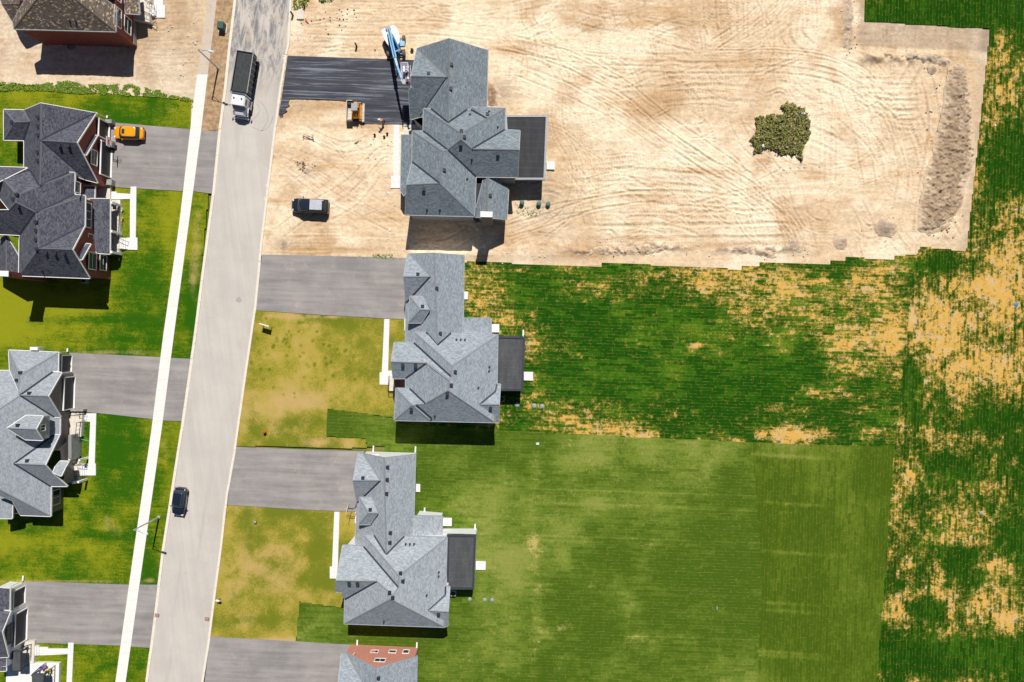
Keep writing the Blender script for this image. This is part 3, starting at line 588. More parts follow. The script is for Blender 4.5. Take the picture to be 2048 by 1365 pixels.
M_WHITEW=m_siding('white_siding',(0.86,0.86,0.88)); M_GREYS=m_siding('grey_siding',(0.34,0.34,0.34)); M_TAUPE=m_siding('taupe_siding',(0.20,0.175,0.16)); M_DARKW=m_siding('charcoal_siding',(0.10,0.10,0.115))
M_FWHITE=plain('white_trim',(0.84,0.83,0.80),0.5,0,0.05); M_FDARK=plain('charcoal_trim',(0.05,0.055,0.075),0.4,0,0.1); M_FGREY=plain('grey_trim',(0.35,0.37,0.40),0.5,0,0.1)
M_FLASH=plain('valley_flashing',(0.035,0.04,0.06),0.45,0,0.1); M_VENT=plain('vent_plastic',(0.03,0.033,0.045),0.5,0,0.1); M_PIPE=plain('vent_pipe',(0.06,0.06,0.07),0.6)
M_GLASS=gloss('window_glass',(0.035,0.05,0.06),0.08); M_DOOR=plain('garage_door_paint',(0.035,0.04,0.05),0.5,0,0.08); M_MEMB=None
def m_memb(name,c,streak):
    k=NB(name); s=k.sep(k.rot(k.pos(),TH)); fr=k.frac(k.math('DIVIDE',s[1],0.95)); seam=k.math('LESS_THAN',fr,0.06); a=k.noise(k.scalev(k.rot(k.pos(),TH),(1.2,0.3,1)),1.0,4,0.6); f=k.noise(k.pos(),5,4,0.7)
    cc=k.mix(k.step(k.add(k.mul(a,.6),k.mul(f,.4)),0.35,0.7),c,streak); k.col(k.mix(k.mul(seam,0.10),cc,(0.28,0.28,0.28))); return k.done(0.75,0,0.3)
M_MEMB1=m_memb('dark_roof_membrane',(0.032,0.032,0.036),(0.055,0.055,0.06)); M_MEMB2=m_memb('grey_roof_membrane',(0.058,0.061,0.066),(0.100,0.104,0.108))
M_WOOD=plain('deck_wood',(0.22,0.12,0.08),0.7,0,0.3,8); M_CONC2=plain('porch_concrete',(0.72,0.66,0.57),0.8,0,0.1,2)
M_RAIL=plain('black_metal_rail',(0.02,0.02,0.025),0.4,0.3)
M_GREYCAP=plain('chimney_cap_metal',(0.85,0.85,0.84),0.4,0,0.05)

def inset_poly(pts,d):
    n=len(pts); ar=sum(pts[i].x*pts[(i+1)%n].y-pts[(i+1)%n].x*pts[i].y for i in range(n)); sgn=1 if ar>0 else -1; out=[]
    for i in range(n):
        a,b,c=pts[i-1],pts[i],pts[(i+1)%n]; e1=(b-a).normalized(); e2=(c-b).normalized()
        n1=Vector((-e1.y,e1.x))*sgn; n2=Vector((-e2.y,e2.x))*sgn; m=n1+n2
        if m.length<1e-6: m=n1
        m=m/max(0.35,(1+n1.dot(n2))); out.append(b+m*d)
    return out

class House:
    def __init__(s,label,group,org,verts,faces,roofmat,fascia,scale=5.055,g0=0.68,flash=True,ridge_light=None,host=None):
        s.org=org; s.k=scale; s.names=list(verts); s.iv={n:i for i,n in enumerate(s.names)}; N=len(s.names)
        uv=np.array([[org[0]+verts[n][0]/scale,org[1]+verts[n][1]/scale] for n in s.names]); fixed=[verts[n][2] if len(verts[n])>2 else None for n in s.names]
        r=np.stack([(uv[:,0]-CU)/FPX,-(uv[:,1]-CV)/FPX],1); F=len(faces)
        fl=[(f[0].split(),f[1],(f[2] if len(f)>2 else None)) for f in faces]
        h=np.array([x if x is not None else 6.0 for x in fixed]); g=np.array([(f[2] if f[2] is not None else g0) for f in fl]); 
        for it in range(14):
            rows=[];rhs=[]
            for fi,(vs,d,gp) in enumerate(fl):
                D=np.array(DIRS[d])
                for n in vs:
                    i=s.iv[n]; sd=float(D@r[i]); row=np.zeros(N+2*F)
                    # h + g*sd*(H-h) - c = 0 linearised about (h,g)
                    row[i]=1-g[fi]*sd; row[N+fi]=sd*(CAMH-h[i]); row[N+F+fi]=-1
                    rows.append(row); rhs.append(-g[fi]*sd*h[i])
                row=np.zeros(N+2*F); wt=30.0 if gp is not None else 2.2; row[N+fi]=wt; rows.append(row); rhs.append(wt*(gp if gp is not None else g0))
            for i,x in enumerate(fixed):
                if x is not None: row=np.zeros(N+2*F); row[i]=6.0; rows.append(row); rhs.append(6.0*x)
            row=None
            for i in range(N): row=np.zeros(N+2*F); row[i]=0.01; rows.append(row); rhs.append(0.06)
            sol=np.linalg.lstsq(np.array(rows),np.array(rhs),rcond=None)[0]
            h=sol[:N]; g=0.5*g+0.5*sol[N:N+F]
        s.h=h; s.uv=uv; s.P=[P(uv[i][0],uv[i][1],float(h[i])) for i in range(N)]; s.g=g; s.fl=fl
        base=sum(s.P,Vector())/N; base.z=0
        if host is None: s.root=empty('detached_house',base,0,label,'house',group); s.base=base
        else: s.root=host.root; s.base=host.base
        s.fascia=fascia; s.roofmat=roofmat; s.flash=flash; s.ridge_light=ridge_light; s._roof()
    def T(s,p): return (p[0]-s.base.x,p[1]-s.base.y,p[2])
    def _roof(s):
        me=bpy.data.meshes.new('roof'); vs=[s.T(p) for p in s.P]; tris=[];dirs=[]
        s.tri3=[]
        for fi,(names,d,gp) in enumerate(s.fl):
            ids=[s.iv[n] for n in names]; t=tessellate_polygon([[Vector((s.P[i].x,s.P[i].y,0)) for i in ids]])
            for a,b,c in t:
                q=[ids[a],ids[b],ids[c]]; nz=(s.P[q[1]]-s.P[q[0]]).cross(s.P[q[2]]-s.P[q[0]]).z
                if abs(nz)<1e-5: continue
                if nz<0: q=q[::-1]
                tris.append(tuple(q)); dirs.append(fi)
        me.from_pydata(vs,[],tris); uvl=me.uv_layers.new(name='UVMap')
        for pi,pl in enumerate(me.polygons):
            fi=dirs[pi]; D=DIRS[s.fl[fi][1]]; A=Vector((-D.y,D.x)); sl=math.sqrt(1+s.g[fi]**2)
            for li,vi in zip(pl.loop_indices,pl.vertices):
                p=s.P[vi]; uvl.data[li].uv=(A.dot(p.xy)+fi*3.7,D.dot(p.xy)*sl+fi*1.3)
        nrm=[]
        for pi,pl in enumerate(me.polygons):
            fi=dirs[pi]; D=DIRS[s.fl[fi][1]]; q=Vector((D.x*s.g[fi],D.y*s.g[fi],1)).normalized(); nrm+=[tuple(q)]*len(pl.loop_indices)
        me.normals_split_custom_set(nrm)
        me.materials.append(s.roofmat); s.roof=bpy.data.objects.new('roof',me); link(s.roof,s.root)
        s.bvh=BVHTree.FromPolygons([tuple(p) for p in s.P],tris)
        # edge classes
        E={}
        for fi,(names,d,gp) in enumerate(s.fl):
            ids=[s.iv[n] for n in names]
            for a,b in zip(ids,ids[1:]+ids[:1]): E.setdefault((min(a,b),max(a,b)),[]).append(fi)
        fas=MB(); val=MB(); rid=MB(); cen=[sum((s.P[s.iv[n]] for n in f[0]),Vector())/len(f[0]) for f in s.fl]
        def fn(fi): D=DIRS[s.fl[fi][1]]; return Vector((D.x*s.g[fi],D.y*s.g[fi],1)).normalized()
        for (a,b),fs in E.items():
            pa,pb=s.P[a],s.P[b]; d=(pb-pa)
            if d.length<0.15: continue
            if len(fs)==1:
                c=cen[fs[0]]; sd=d.xy.normalized(); nn=Vector((sd.y,-sd.x)); 
                mid=(pa+pb)/2
                # outward side: a probe just outside the edge must miss this face
                if (c.xy-mid.xy).dot(nn)>0: nn=-nn
                o3=Vector((nn.x,nn.y,0)); q=[s.T(x) for x in (pa,pb)]
                A0=Vector(q[0]);B0=Vector(q[1]); up=Vector((0,0,0.012)); dn=Vector((0,0,-0.22)); o_=o3*0.09
                fas.add([A0+up,B0+up,B0+up+o_,A0+up+o_,A0+dn,B0+dn,B0+dn+o_,A0+dn+o_],[(0,1,2,3),(4,7,6,5),(0,4,5,1),(3,2,6,7),(0,3,7,4),(1,5,6,2)])
            else:
                n1,n2=fn(fs[0]),fn(fs[1])
                if n1.dot(n2)>0.99: continue
                c1,c2=cen[fs[0]],cen[fs[1]]
                side=(d.xy.normalized()); perp=Vector((side.y,-side.x))
                cc=(n1.xy-n2.xy).dot((c1.xy-c2.xy))
                ridge=cc>0
                u=Vector(s.T(pa));v_=Vector(s.T(pb)); pr=Vector((perp.x,perp.y,0)); wd=0.115 if not ridge else 0.12
                def onp(base,off,nrm): # point at horizontal offset lying on plane nrm through base
                    z=-(nrm.x*off.x+nrm.y*off.y)/nrm.z; return base+off+Vector((0,0,z+0.02))
                s1,s2=(1,-1) if (c1.xy-((pa+pb)/2).xy).dot(perp)>0 else (-1,1)
                tgt=MB()
                if not ridge and not s.flash: continue
                l1=(c1-(pa+pb)/2)
                upc=Vector((0,0,0.03 if ridge else 0.028))
                tgt.add([onp(u,pr*wd*s1,n1),onp(v_,pr*wd*s1,n1),v_+upc,u+upc],[(0,1,2,3)]); tgt.add([u+upc,v_+upc,onp(v_,pr*wd*s2,n2),onp(u,pr*wd*s2,n2)],[(0,1,2,3)]); s._up(tgt.build('ridge_cap' if ridge else 'valley_flashing',(s.ridge_light or s.roofmat) if ridge else M_FLASH,s.roof,fixn=False))
        if fas.v: fas.build('fascia',s.fascia,s.root)
    def _up(s,o):
        me=o.data
        for p in me.polygons:
            if p.normal.z<0: p.flip()
    def fr(s,x,y): return (s.org[0]+x/s.k, s.org[1]+y/s.k)
    def rz(s,x,y,dflt):
        hit=s.bvh.ray_cast(Vector((x,y,40)),Vector((0,0,-1)))
        return hit[0].z if hit[0] is not None else dflt
    def walls(s,names,mat,dflt,name='wall',inset=0.35,base=0.0,mats=None):
        pts=[s.P[s.iv[n]].xy.copy() if isinstance(n,str) else Vector(P(*s.fr(n[0],n[1]),n[2] if len(n)>2 else 0).xy) for n in names]
        q=inset_poly(pts,inset); mb=MB(); n=len(q)
        for i in range(n):
            a,b=q[i],q[(i+1)%n]; L=(b-a).length; k=max(1,int(L/0.22)); vs=[];fs=[]
            for j in range(k+1):
                p=a.lerp(b,j/k); pp=p if 0<j<k else a.lerp(b,(j/k-0.5)*0.98+0.5)
                z=s.rz(pp.x,pp.y,dflt)-0.07; z=max(z,0.5)
                vs+= [s.T((p.x,p.y,base)),s.T((p.x,p.y,z))]
            for j in range(k): fs.append((2*j,2*j+2,2*j+3,2*j+1))
            mb.add(vs,fs)
        return mb.build(name,mat,s.root)
    def vent(s,x,y,sz=0.42,ht=0.26):
        u,v=s.fr(x,y); o=Vector((0,0,CAMH)); d=(P(u,v,0)-o).normalized(); hit=s.bvh.ray_cast(o,d)
        if hit[0] is None: return
        p=hit[0]; n=hit[1]; mb=MB(); c=s.T(p); mb.box((c[0],c[1],c[2]+ht*0.35),(sz,sz,ht),-TH,0.8); mb.box((c[0],c[1],c[2]+ht*0.9),(sz*1.05,sz*1.05,0.05),-TH)
        return mb.build('roof_vent',M_VENT,s.roof)
    def pipe(s,x,y,r=0.09,ht=0.45):
        u,v=s.fr(x,y); o=Vector((0,0,CAMH)); d=(P(u,v,0)-o).normalized(); hit=s.bvh.ray_cast(o,d)
        if hit[0] is None: return
        c=s.T(hit[0]); mb=MB(); mb.lathe((c[0],c[1],c[2]-0.1),[(r*1.9,0),(r*1.7,0.14),(r,0.2),(r,ht)],10); return mb.build('vent_pipe',M_PIPE,s.roof)
    def plane_hit(s,u,v,pt,nrm):
        d=Vector(((u-CU)/FPX,-(v-CV)/FPX,-1)); o=Vector((0,0,CAMH)); t=((pt.x-o.x)*nrm.x+(pt.y-o.y)*nrm.y)/(d.x*nrm.x+d.y*nrm.y); return o+d*t
    def window(s,wall_u,wall_v,face,x0,y0,x1,y1,ht,frame=None,cols=1,rows=1,name='window',glass=None,fw=0.11,rec=0.06):
        """wall_(u,v): frame coords of any ground point of the wall; (x0,y0)-(x1,y1): frame coords of the sill's two ends; ht: window height, metres"""
        D=DIRS[face]; w0=P(*s.fr(wall_u,wall_v),0); a=s.plane_hit(*s.fr(x0,y0),w0,D); b=s.plane_hit(*s.fr(x1,y1),w0,D)
        z0=(a.z+b.z)/2; A=Vector((a.x,a.y)); B=Vector((b.x,b.y)); return s.win(A,B,D,z0,ht,frame,cols,rows,name,glass,fw,rec)
    def win(s,A,B,D,z0,ht,frame=None,cols=1,rows=1,name='window',glass=None,fw=0.11,rec=0.06):
        frame=frame or M_FWHITE; T=(B-A); L=T.length; t=T.normalized(); o=D
        def pt(a,z,e): p=A+t*a+o*e; return Vector(s.T((p.x,p.y,z)))
        mb=MB()
        def bx(a0,a1,zz0,zz1,e0,e1,m):
            vs=[pt(a0,zz0,e0),pt(a1,zz0,e0),pt(a1,zz1,e0),pt(a0,zz1,e0),pt(a0,zz0,e1),pt(a1,zz0,e1),pt(a1,zz1,e1),pt(a0,zz1,e1)]
            m.add(vs,[(0,1,2,3),(4,7,6,5),(0,4,5,1),(1,5,6,2),(2,6,7,3),(3,7,4,0)])
        bx(-fw,0,z0-fw,z0+ht+fw,-.02,rec,mb); bx(L,L+fw,z0-fw,z0+ht+fw,-.02,rec,mb); bx(0,L,z0-fw,z0,-.02,rec*1.3,mb); bx(0,L,z0+ht,z0+ht+fw,-.02,rec,mb)
        for c in range(1,cols): bx(L*c/cols-.035,L*c/cols+.035,z0,z0+ht,-.02,rec*.8,mb)
        for r_ in range(1,rows): bx(0,L,z0+ht*r_/rows-.03,z0+ht*r_/rows+.03,-.02,rec*.75,mb)
        w_=mb.build(name,frame,s.root); g=MB(); bx(0,L,z0,z0+ht,-.01,.02,g); g.build('pane' if name=='window' else 'door_panel',glass or M_GLASS,w_); return w_
    def slab(s,pts,z0,z1,mat,name,hz=None):
        """pts frame coords seen at height z1"""
        q=[]
        for x,y in pts: p=P(*s.fr(x,y),z1 if hz is None else hz); q.append(s.T(p)[:2])
        mb=MB(); mb.prism(q,z0,z1); return mb.build(name,mat,s.root)
    def flatroof(s,pts,z,mat,edge,inner=0.28):
        W=[Vector(P(*s.fr(x,y),z).xy) for x,y in pts]; q=inset_poly(W,inner); mb=MB(); mb.prism([s.T((p.x,p.y,0))[:2] for p in q],z-0.3,z-0.12); r=mb.build('flat_roof',mat,s.root)
        e=MB(); n=len(W)
        for i in range(n):
            a,b,c,d=W[i],W[(i+1)%n],q[(i+1)%n],q[i]
            vs=[s.T((p.x,p.y,zz)) for zz in (z-0.5,z) for p in (a,b,c,d)]
            e.add(vs,[(4,5,6,7),(0,3,2,1),(0,1,5,4),(2,3,7,6)])
        e.build('parapet',edge,r); return W,q
    def posts(s,W,z,mat,sz=0.25,idx=None):
        for i,p in enumerate(inset_poly(W,0.35)):
            if idx and i not in idx: continue
            c=s.T((p.x,p.y,0)); MB().box((c[0],c[1],z/2),(sz,sz,z),-TH).build('post',mat,s.root)
    def railing(s,pts,zf,h=1.0,mat=None,n=None,z1=None):
        """pts in frame coords at floor height zf"""
        W=[Vector(s.T(P(*s.fr(x,y),zf))) for x,y in pts]; mb=MB()
        if z1 is not None: W[-1].z=z1
        for a,b in zip(W,W[1:]):
            L=(b-a).length; k=max(1,int(L/0.5)); up=Vector((0,0,h)); mb.bar(a+up,b+up,0.06,0.05); mb.bar(a+up*.15,b+up*.15,0.04,0.04)
            for j in range(k+1): p=a.lerp(b,j/k); mb.bar(p,p+up,0.035,0.035)
        return mb.build('railing',mat or M_RAIL,s.root)
    def seam(s,pts,w=0.11):
        o=Vector((0,0,CAMH)); mb=MB(); h=[]
        for x,y in pts:
            u,v=s.fr(x,y); hit=s.bvh.ray_cast(o,(P(u,v,0)-o).normalized())
            if hit[0] is None: return
            h.append(Vector(s.T(hit[0]))+Vector((0,0,.05)))
        for a,b in zip(h,h[1:]): mb.bar(a,b,w*2,.03)
        mb.build('valley_flashing',M_FLASH,s.roof)
    def chimney(s,x0,y0,x1,y1,z,body,cap=M_GREYCAP):
        q=[s.T(P(*s.fr(x,y),z)) for x,y in ((x0,y0),(x1,y0),(x1,y1),(x0,y1))]; c=sum((Vector(p) for p in q),Vector())/4; sx=abs(q[1][0]-q[0][0]); sy=abs(q[2][1]-q[1][1])
        o=MB().box((c.x,c.y,z/2),(sx*.92,sy*.92,z),-TH).build('chimney',body,s.root); MB().box((c.x,c.y,z+.04),(sx,sy,.12),-TH).build('chimney_cap',cap,o)
        return o
    def spout(s,x,y,x1,y1,z,L=1.1,dir='N',mat=None):
        a=Vector(s.T(P(*s.fr(x,y),z))); b=Vector(s.T(P(*s.fr(x1,y1),0.1))); D=DIRS[dir]; mb=MB(); mb.bar(a,(a.x,a.y,z-.3),.09,.09); mb.bar((a.x,a.y,z-.3),(b.x,b.y,z-.6),.09,.09); mb.bar((b.x,b.y,z-.6),(b.x,b.y,.25),.09,.09)
        mb.bar((b.x,b.y,.22),(b.x+D.x*L,b.y+D.y*L,.14),.20,.12); return mb.build('downspout',mat or M_FWHITE,s.root)
M_RF_A=m_shingle('brown_shingles',(0.075,0.058,0.048),(0.22,0.175,0.145),(0.62,0.48,0.30),0.7)
M_RF_B=m_shingle('charcoal_shingles',(0.035,0.037,0.05),(0.16,0.165,0.20),wav=1.1)
M_RF_G=m_shingle('pale_blue_grey_shingles',(0.22,0.25,0.275),(0.46,0.505,0.55),(0.62,0.62,0.62),0.2)
M_RF_C=m_shingle('light_grey_shingles',(0.22,0.245,0.27),(0.43,0.47,0.51))
M_RF_E=m_shingle('slate_grey_shingles',(0.115,0.145,0.165),(0.28,0.33,0.37),(0.5,0.52,0.5),0.25)
M_RF_F=m_shingle('blue_grey_shingles',(0.19,0.22,0.25),(0.41,0.465,0.515),(0.6,0.6,0.6),0.2)
M_CAP_B=m_shingle('charcoal_cap_shingles',(0.10,0.105,0.13),(0.26,0.265,0.29)); M_CAP_F=m_shingle('blue_grey_cap_shingles',(0.24,0.26,0.28),(0.46,0.49,0.51)); M_CAP_E=m_shingle('slate_cap_shingles',(0.15,0.17,0.18),(0.36,0.39,0.40))

# ---- house with the boom lift beside it (north of the centre)
E=House('large slate grey roofed house on bare sand beside the boom lift','new houses along the east side of the road',(760,60),dict(
 a=(375,190,4),b=(700,90),c=(1092,210,4),d=(1078,775,4),c2=(1072,1000,4),e=(688,940),f=(882,808,5.9),g=(918,808,5.9),hh=(515,798,5.9),i=(682,478),j=(316,468),k=(405,880,4),k2=(440,885),l=(308,910,4),j3=(316,598),j2=(290,605),
 m=(440,797,5.9),n=(437,1022,5.9),o=(820,1045),p=(818,1107),q=(685,1215),r=(930,1205),s=(1405,1214),t=(1262,1010,5.9),u=(1415,1020,5.9),w=(1392,1492,5.9),x=(970,1487,5.9),y=(1268,793,5.9),z=(925,781,5.9),aa=(1080,898),
 A=(328,1025,5.9),C=(325,1336,5.9),bb=(635,1228),ee=(603,1552),ff=(955,1888,5.9),gg=(270,1568),HH=(255,1870,5.9)),
 [('a i j','N'),('j i k l j2 j3','S'),('b a i k k2 hh e','W'),('b c d c2 f e','E'),('m hh e f g aa o','N'),('z y aa','N'),('g z aa','W',.5),('o aa y t r p','E'),('m n q p o','W'),('p r s w x q','S'),('t u s r','N'),
  ('A n q bb','N'),('A C ee bb','W'),('bb q x ff ee','E'),('C ee gg','N'),('gg ee ff HH','S')],M_RF_E,M_FGREY,ridge_light=M_CAP_E)
def lower(H,vd,fc,name,mat=None,fascia=None,g0=0.3):
    """a separate lower roof of the same house, solved on its own"""
    K=House('x',None,H.org,vd,fc,mat or H.roofmat,fascia or H.fascia,scale=H.k,g0=g0,flash=H.flash,ridge_light=H.ridge_light,host=H)
    K.roof.name=name; return K
def vents(H,vl,pl=()):
    for x,y in vl: H.vent(x,y)
    for x,y in pl: H.pipe(x,y)
Ep=lower(E,dict(P1=(218,1063,2.9),P2=(345,1068),P3=(345,1345),P4=(290,1568),P5=(242,1680),P6=(208,1628,2.9)),[('P1 P2 P3 P4 P5 P6','W')],'porch_roof')
Es=lower(E,dict(Q1=(1090,1458),Q2=(1080,1900),Q3=(1050,1490),Q4=(965,1835),Q5=(962,1893),Q6=(1300,1620,4.2),Q7=(1283,1915,4.2)),[('Q1 Q3 Q4 Q5 Q2','W'),('Q1 Q6 Q7 Q2','E')],'side_roof',g0=.6)
W_,q_=E.flatroof([(1262,862),(1697,862),(1672,1515),(1300,1515)],3.4,M_MEMB1,M_FGREY)
E.walls(['a','c','c2',(980,1300,3),(437,1022,4),'l'],M_GREYS,4,inset=0.4)
E.walls(['A','n','m','y','t','u','w','x','ff','HH','C'],M_GREYS,5.9,inset=0.35)
Es.walls(['Q3','Q6','Q7','Q5'],M_GREYS,4.2,name='side_wall',inset=0.3)
E.slab([(1430,920),(1660,920),(1640,1460),(1380,1460)],0.0,2.95,M_DARKW,'sunroom_wall')
E.slab([(225,1065),(330,1065),(330,1600),(220,1600)],0,0.25,M_CONC2,'porch_floor')
for yy in (1085,1350,1610): c=E.T(P(*E.fr(232,yy),2.8)); MB().box((c[0],c[1],1.4),(.3,.3,2.8),-TH).build('post',M_GREYSTONE,E.root)
E.slab([(240,958),(380,958),(430,1035),(330,1060),(240,1060)],0,0.3,M_CONC2,'entry_step')
E.slab([(958,1492),(1065,1492),(985,1885),(952,1885)],0,5.0,M_MEMB1,'link_roof')
E.chimney(1015,1838,1138,1895,8.2,M_TAUPE)
vents(E,[(725,353),(717,598),(493,445),(1088,855),(824,1026),(855,1085),(819,1158),(1195,1258),(652,1420),(445,1615)],[(910,855),(1103,826),(1190,984),(880,1508),(475,1816),(607,1818),(928,1310)])
Es.vent(1115,1676)
E.slab([(1688,1330),(1768,1330),(1764,1412),(1684,1410)],0,0.3,M_PATH,'rear_step')
E.window(1300,1868,'S',520,1893,600,1893,1.0,cols=2); E.window(1300,1868,'S',700,1893,780,1893,1.0,cols=2)

# ---- middle house
F=House('blue grey roofed house in the middle row with dormer, beside a yellowing front lawn','new houses along the east side of the road',(740,490),dict(
 a=(378,95,4),a2=(415,92),b=(650,85),c=(952,108,4),d=(943,740,4),dd=(940,912,4),e=(682,1015),f=(820,893,5.9),h=(567,885,5.9),h2=(447,985),kk=(358,988,4),k=(366,590,4),i=(610,322),j=(342,322),
 m=(450,882,5.9),n=(445,992,5.9),y=(1293,910,5.9),o=(830,1223),q=(820,1333),v=(800,1365),u=(575,1195),p=(790,1473),G=(245,986,5.9),j2=(215,1183),w1=(360,1352,5.9),w0=(235,1353,5.9),
 zz=(400,1453,5.9),w2=(360,1453,5.9),z=(560,1605),s1=(262,1450,5.9),s3=(425,1620),s2=(245,1775,5.9),s6=(468,1621),s7=(620,1753),s5=(618,1783,5.9),S1=(1265,1797,5.9),
 E1=(1285,1408,5.9),t=(1272,1480),r=(1110,1615),x=(1262,1728),e1=(1318,1408,5.9),e2=(1305,1616),e3=(1300,1796,5.9)),
 [('a a2 i j','N'),('j i k','S'),('b a2 i k kk h2 h e','W'),('b c d dd f e','E'),('m h e f y o','N'),('m n q o','W'),('o y E1 t r x S1 p v q','E'),('G n q v u j2','N'),('j2 u w1 w0','S'),('u v p z zz w2 w1','W'),
  ('s1 zz z s6 s3','N'),('s1 s3 s2','W'),('s2 s3 s5','S'),('s3 s6 s7 s5','E'),('p z s6 s7 s5 S1','S'),('E1 e1 e2 r t','N'),('r e2 e3 S1 x','S')],M_RF_F,M_FGREY,ridge_light=M_CAP_F)
Fd=lower(F,dict(d1=(405,520,5.7),d2=(525,520,5.7),d3=(600,658),d4=(510,655),d5=(388,790,5.7),d6=(520,790,5.7)),[('d1 d2 d3 d4','N'),('d1 d4 d5','W'),('d5 d4 d3 d6','S')],'dormer_roof',g0=.68)
Fm=lower(F,dict(M1=(935,742),M2=(1065,742),M3=(1226,743,3.4),M4=(1226,915,3.4),M7=(935,915)),[('M1 M2 M3 M4 M7','E',.25)],'mudroom_roof')
Fd.walls(['d1','d2','d6','d5'],M_TAUPE,5.5,name='dormer_wall',inset=.3,base=3.0)
Fm.walls(['M1','M3','M4','M7'],M_WHITEW,3.4,name='mudroom_wall',inset=.3)
F.walls(['a','c','dd',(900,1100,4),(447,1100,4),'kk'],M_WHITEW,4,inset=.4)
F.walls(['G','n','m','y','E1','e1','e3','S1','s5','s2','s1',(362,1453,5.9),(362,1352,5.9),'w0'],M_WHITEW,5.9,inset=.35)
F.flatroof([(1285,922),(1570,929),(1548,1478),(1285,1478)],3.4,M_MEMB2,M_FDARK)
F.slab([(1300,960),(1535,965),(1520,1440),(1300,1440)],0,2.95,M_DARKW,'sunroom_wall')
F.slab([(236,1356),(358,1352),(356,1448),(262,1449)],2.9,3.1,M_WOOD,'balcony_floor')
F.slab([(200,1325),(260,1325),(260,1480),(192,1480)],0,0.4,M_CONC2,'porch_floor'); F.railing([(200,1325),(192,1478),(250,1478)],.4)
F.slab([(945,472),(990,474),(988,552),(944,550)],0,0.25,M_PATH,'rear_step'); F.slab([(1224,802),(1308,802),(1306,886),(1222,884)],0,0.3,M_PATH,'rear_step'); F.slab([(1556,1284),(1650,1286),(1648,1374),(1556,1370)],0,0.3,M_PATH,'rear_step')
F.slab([(347,750),(372,750),(370,868),(347,868)],0,0.2,M_PATH,'front_step')
vents(F,[(486,298),(677,440),(713,895),(334,1216),(462,1218),(864,1284),(823,1418),(783,1502),(419,1663),(1220,1650)],[(875,960),(918,960),(960,962),(1207,1234),(1205,1275),(1095,1445),(656,1728)])
F.seam([(990,805),(1065,745)]); F.seam([(519,514),(606,655)]); F.seam([(524,795),(606,662)]); Fd.vent(533,622); F.spout(1550,925,1548,922,3.2,.9)

# ---- lower house
G=House('blue grey roofed house with white walls and a basketball hoop at its garage','new houses along the east side of the road',(640,880),dict(
 a=(388,133,4),a2=(437,142),b=(650,186),c=(967,150,4),d=(950,770,4),dd=(947,985,4),e=(670,1160),f=(853,975,5.9),h=(547,965,5.9),h2=(443,1058),kk=(357,1058,4),k=(378,638,4),i=(612,412),j=(335,412),
 m=(443,965,5.9),n=(441,1078,5.9),y=(1285,990,5.9),o=(798,1375),q=(793,1492),v=(738,1568),u=(575,1431),p=(714,1612),G=(230,1067,5.9),j2=(165,1425),w1=(250,1615,5.9),w00=(220,1545),w0=(160,1537),
 s2=(245,1860,5.9),S1=(1258,1895,5.9),E1=(1270,1482,5.9),t=(1268,1570),r=(1093,1729),x=(1258,1825),e1=(1312,1487,5.9),e2=(1293,1740),e3=(1300,1872,5.9)),
 [('a a2 i j','N'),('j i k','S'),('b a2 i k kk h2 h e','W'),('b c d dd f e','E'),('m h e f y o','N'),('m n q o','W'),('o y E1 t r x S1 p v q','E'),('G n q v u j2','N'),('j2 u w1 w00 w0','S'),('u v p s2 w1','W'),('p s2 S1','S'),
  ('E1 e1 e2 r t','N'),('r e2 e3 S1 x','S')],M_RF_G,M_FGREY,ridge_light=M_CAP_F)
Gd=lower(G,dict(d1=(400,583,5.7),d2=(515,583,5.7),d3=(582,742),d4=(490,742),d5=(392,857,5.7),d6=(505,857,5.7)),[('d1 d2 d3 d4','N'),('d1 d4 d5','W'),('d5 d4 d3 d6','S')],'dormer_roof',g0=.68)
Gm=lower(G,dict(M1=(945,771),M3=(1240,776,3.4),M4=(1232,958,3.4),M7=(940,985)),[('M1 M3 M4 M7','E',.25)],'mudroom_roof')
Gd.walls(['d1','d2','d6','d5'],M_TAUPE,5.5,name='dormer_wall',inset=.3,base=3.0)
Gm.walls(['M1','M3','M4','M7'],M_WHITEW,3.4,name='mudroom_wall',inset=.3)
G.walls(['a','c','dd',(900,1200,4),(443,1200,4),'kk'],M_WHITEW,4,inset=.4)
G.walls(['G','n','m','y','E1','e1','e3','S1','s2',(250,1615,5.9),(222,1540,5.9),(160,1537,5.9)],M_WHITEW,5.9,inset=.35)
G.flatroof([(1283,958),(1578,962),(1558,1515),(1283,1515)],3.4,M_MEMB2,M_FDARK)
G.slab([(1240,918),(1583,918),(1560,1470),(1240,1470)],0,2.95,M_WHITEW,'sunroom_wall',hz=1.2)
for z in ((966,448,1013,450,1012,528,965,526),(1240,790,1333,793,1330,872,1240,870),(1577,1230,1676,1232,1674,1317,1575,1315)): G.slab([z[0:2],z[2:4],z[4:6],z[6:8]],0,0.3,M_PATH,'rear_step')
G.slab([(355,730),(385,730),(385,845),(352,845)],0,0.2,M_PATH,'front_step')
vents(G,[(436,384),(685,275),(681,401),(676,542),(713,938),(708,1037),(816,1346),(840,1426),(705,1543),(737,1592),(296,1448),(381,1450),(1200,1762)],[(867,1056),(908,1056),(952,1056),(1200,1338),(1198,1380),(1078,1574),(646,1833)])
Gd.vent(510,705); G.spout(545,150,540,122,3.9,.9); G.spout(967,152,965,128,3.9,.9); G.spout(1060,768,1057,740,3.3,.8); G.spout(1570,915,1567,905,3.2,.8)
G.window(967,131,'N',560,148,600,146,.5,M_FWHITE)
G.seam([(400,640),(445,578)]); G.seam([(1050,838),(1115,772)]); G.seam([(508,576),(582,738)]); G.seam([(512,860),(584,748)])

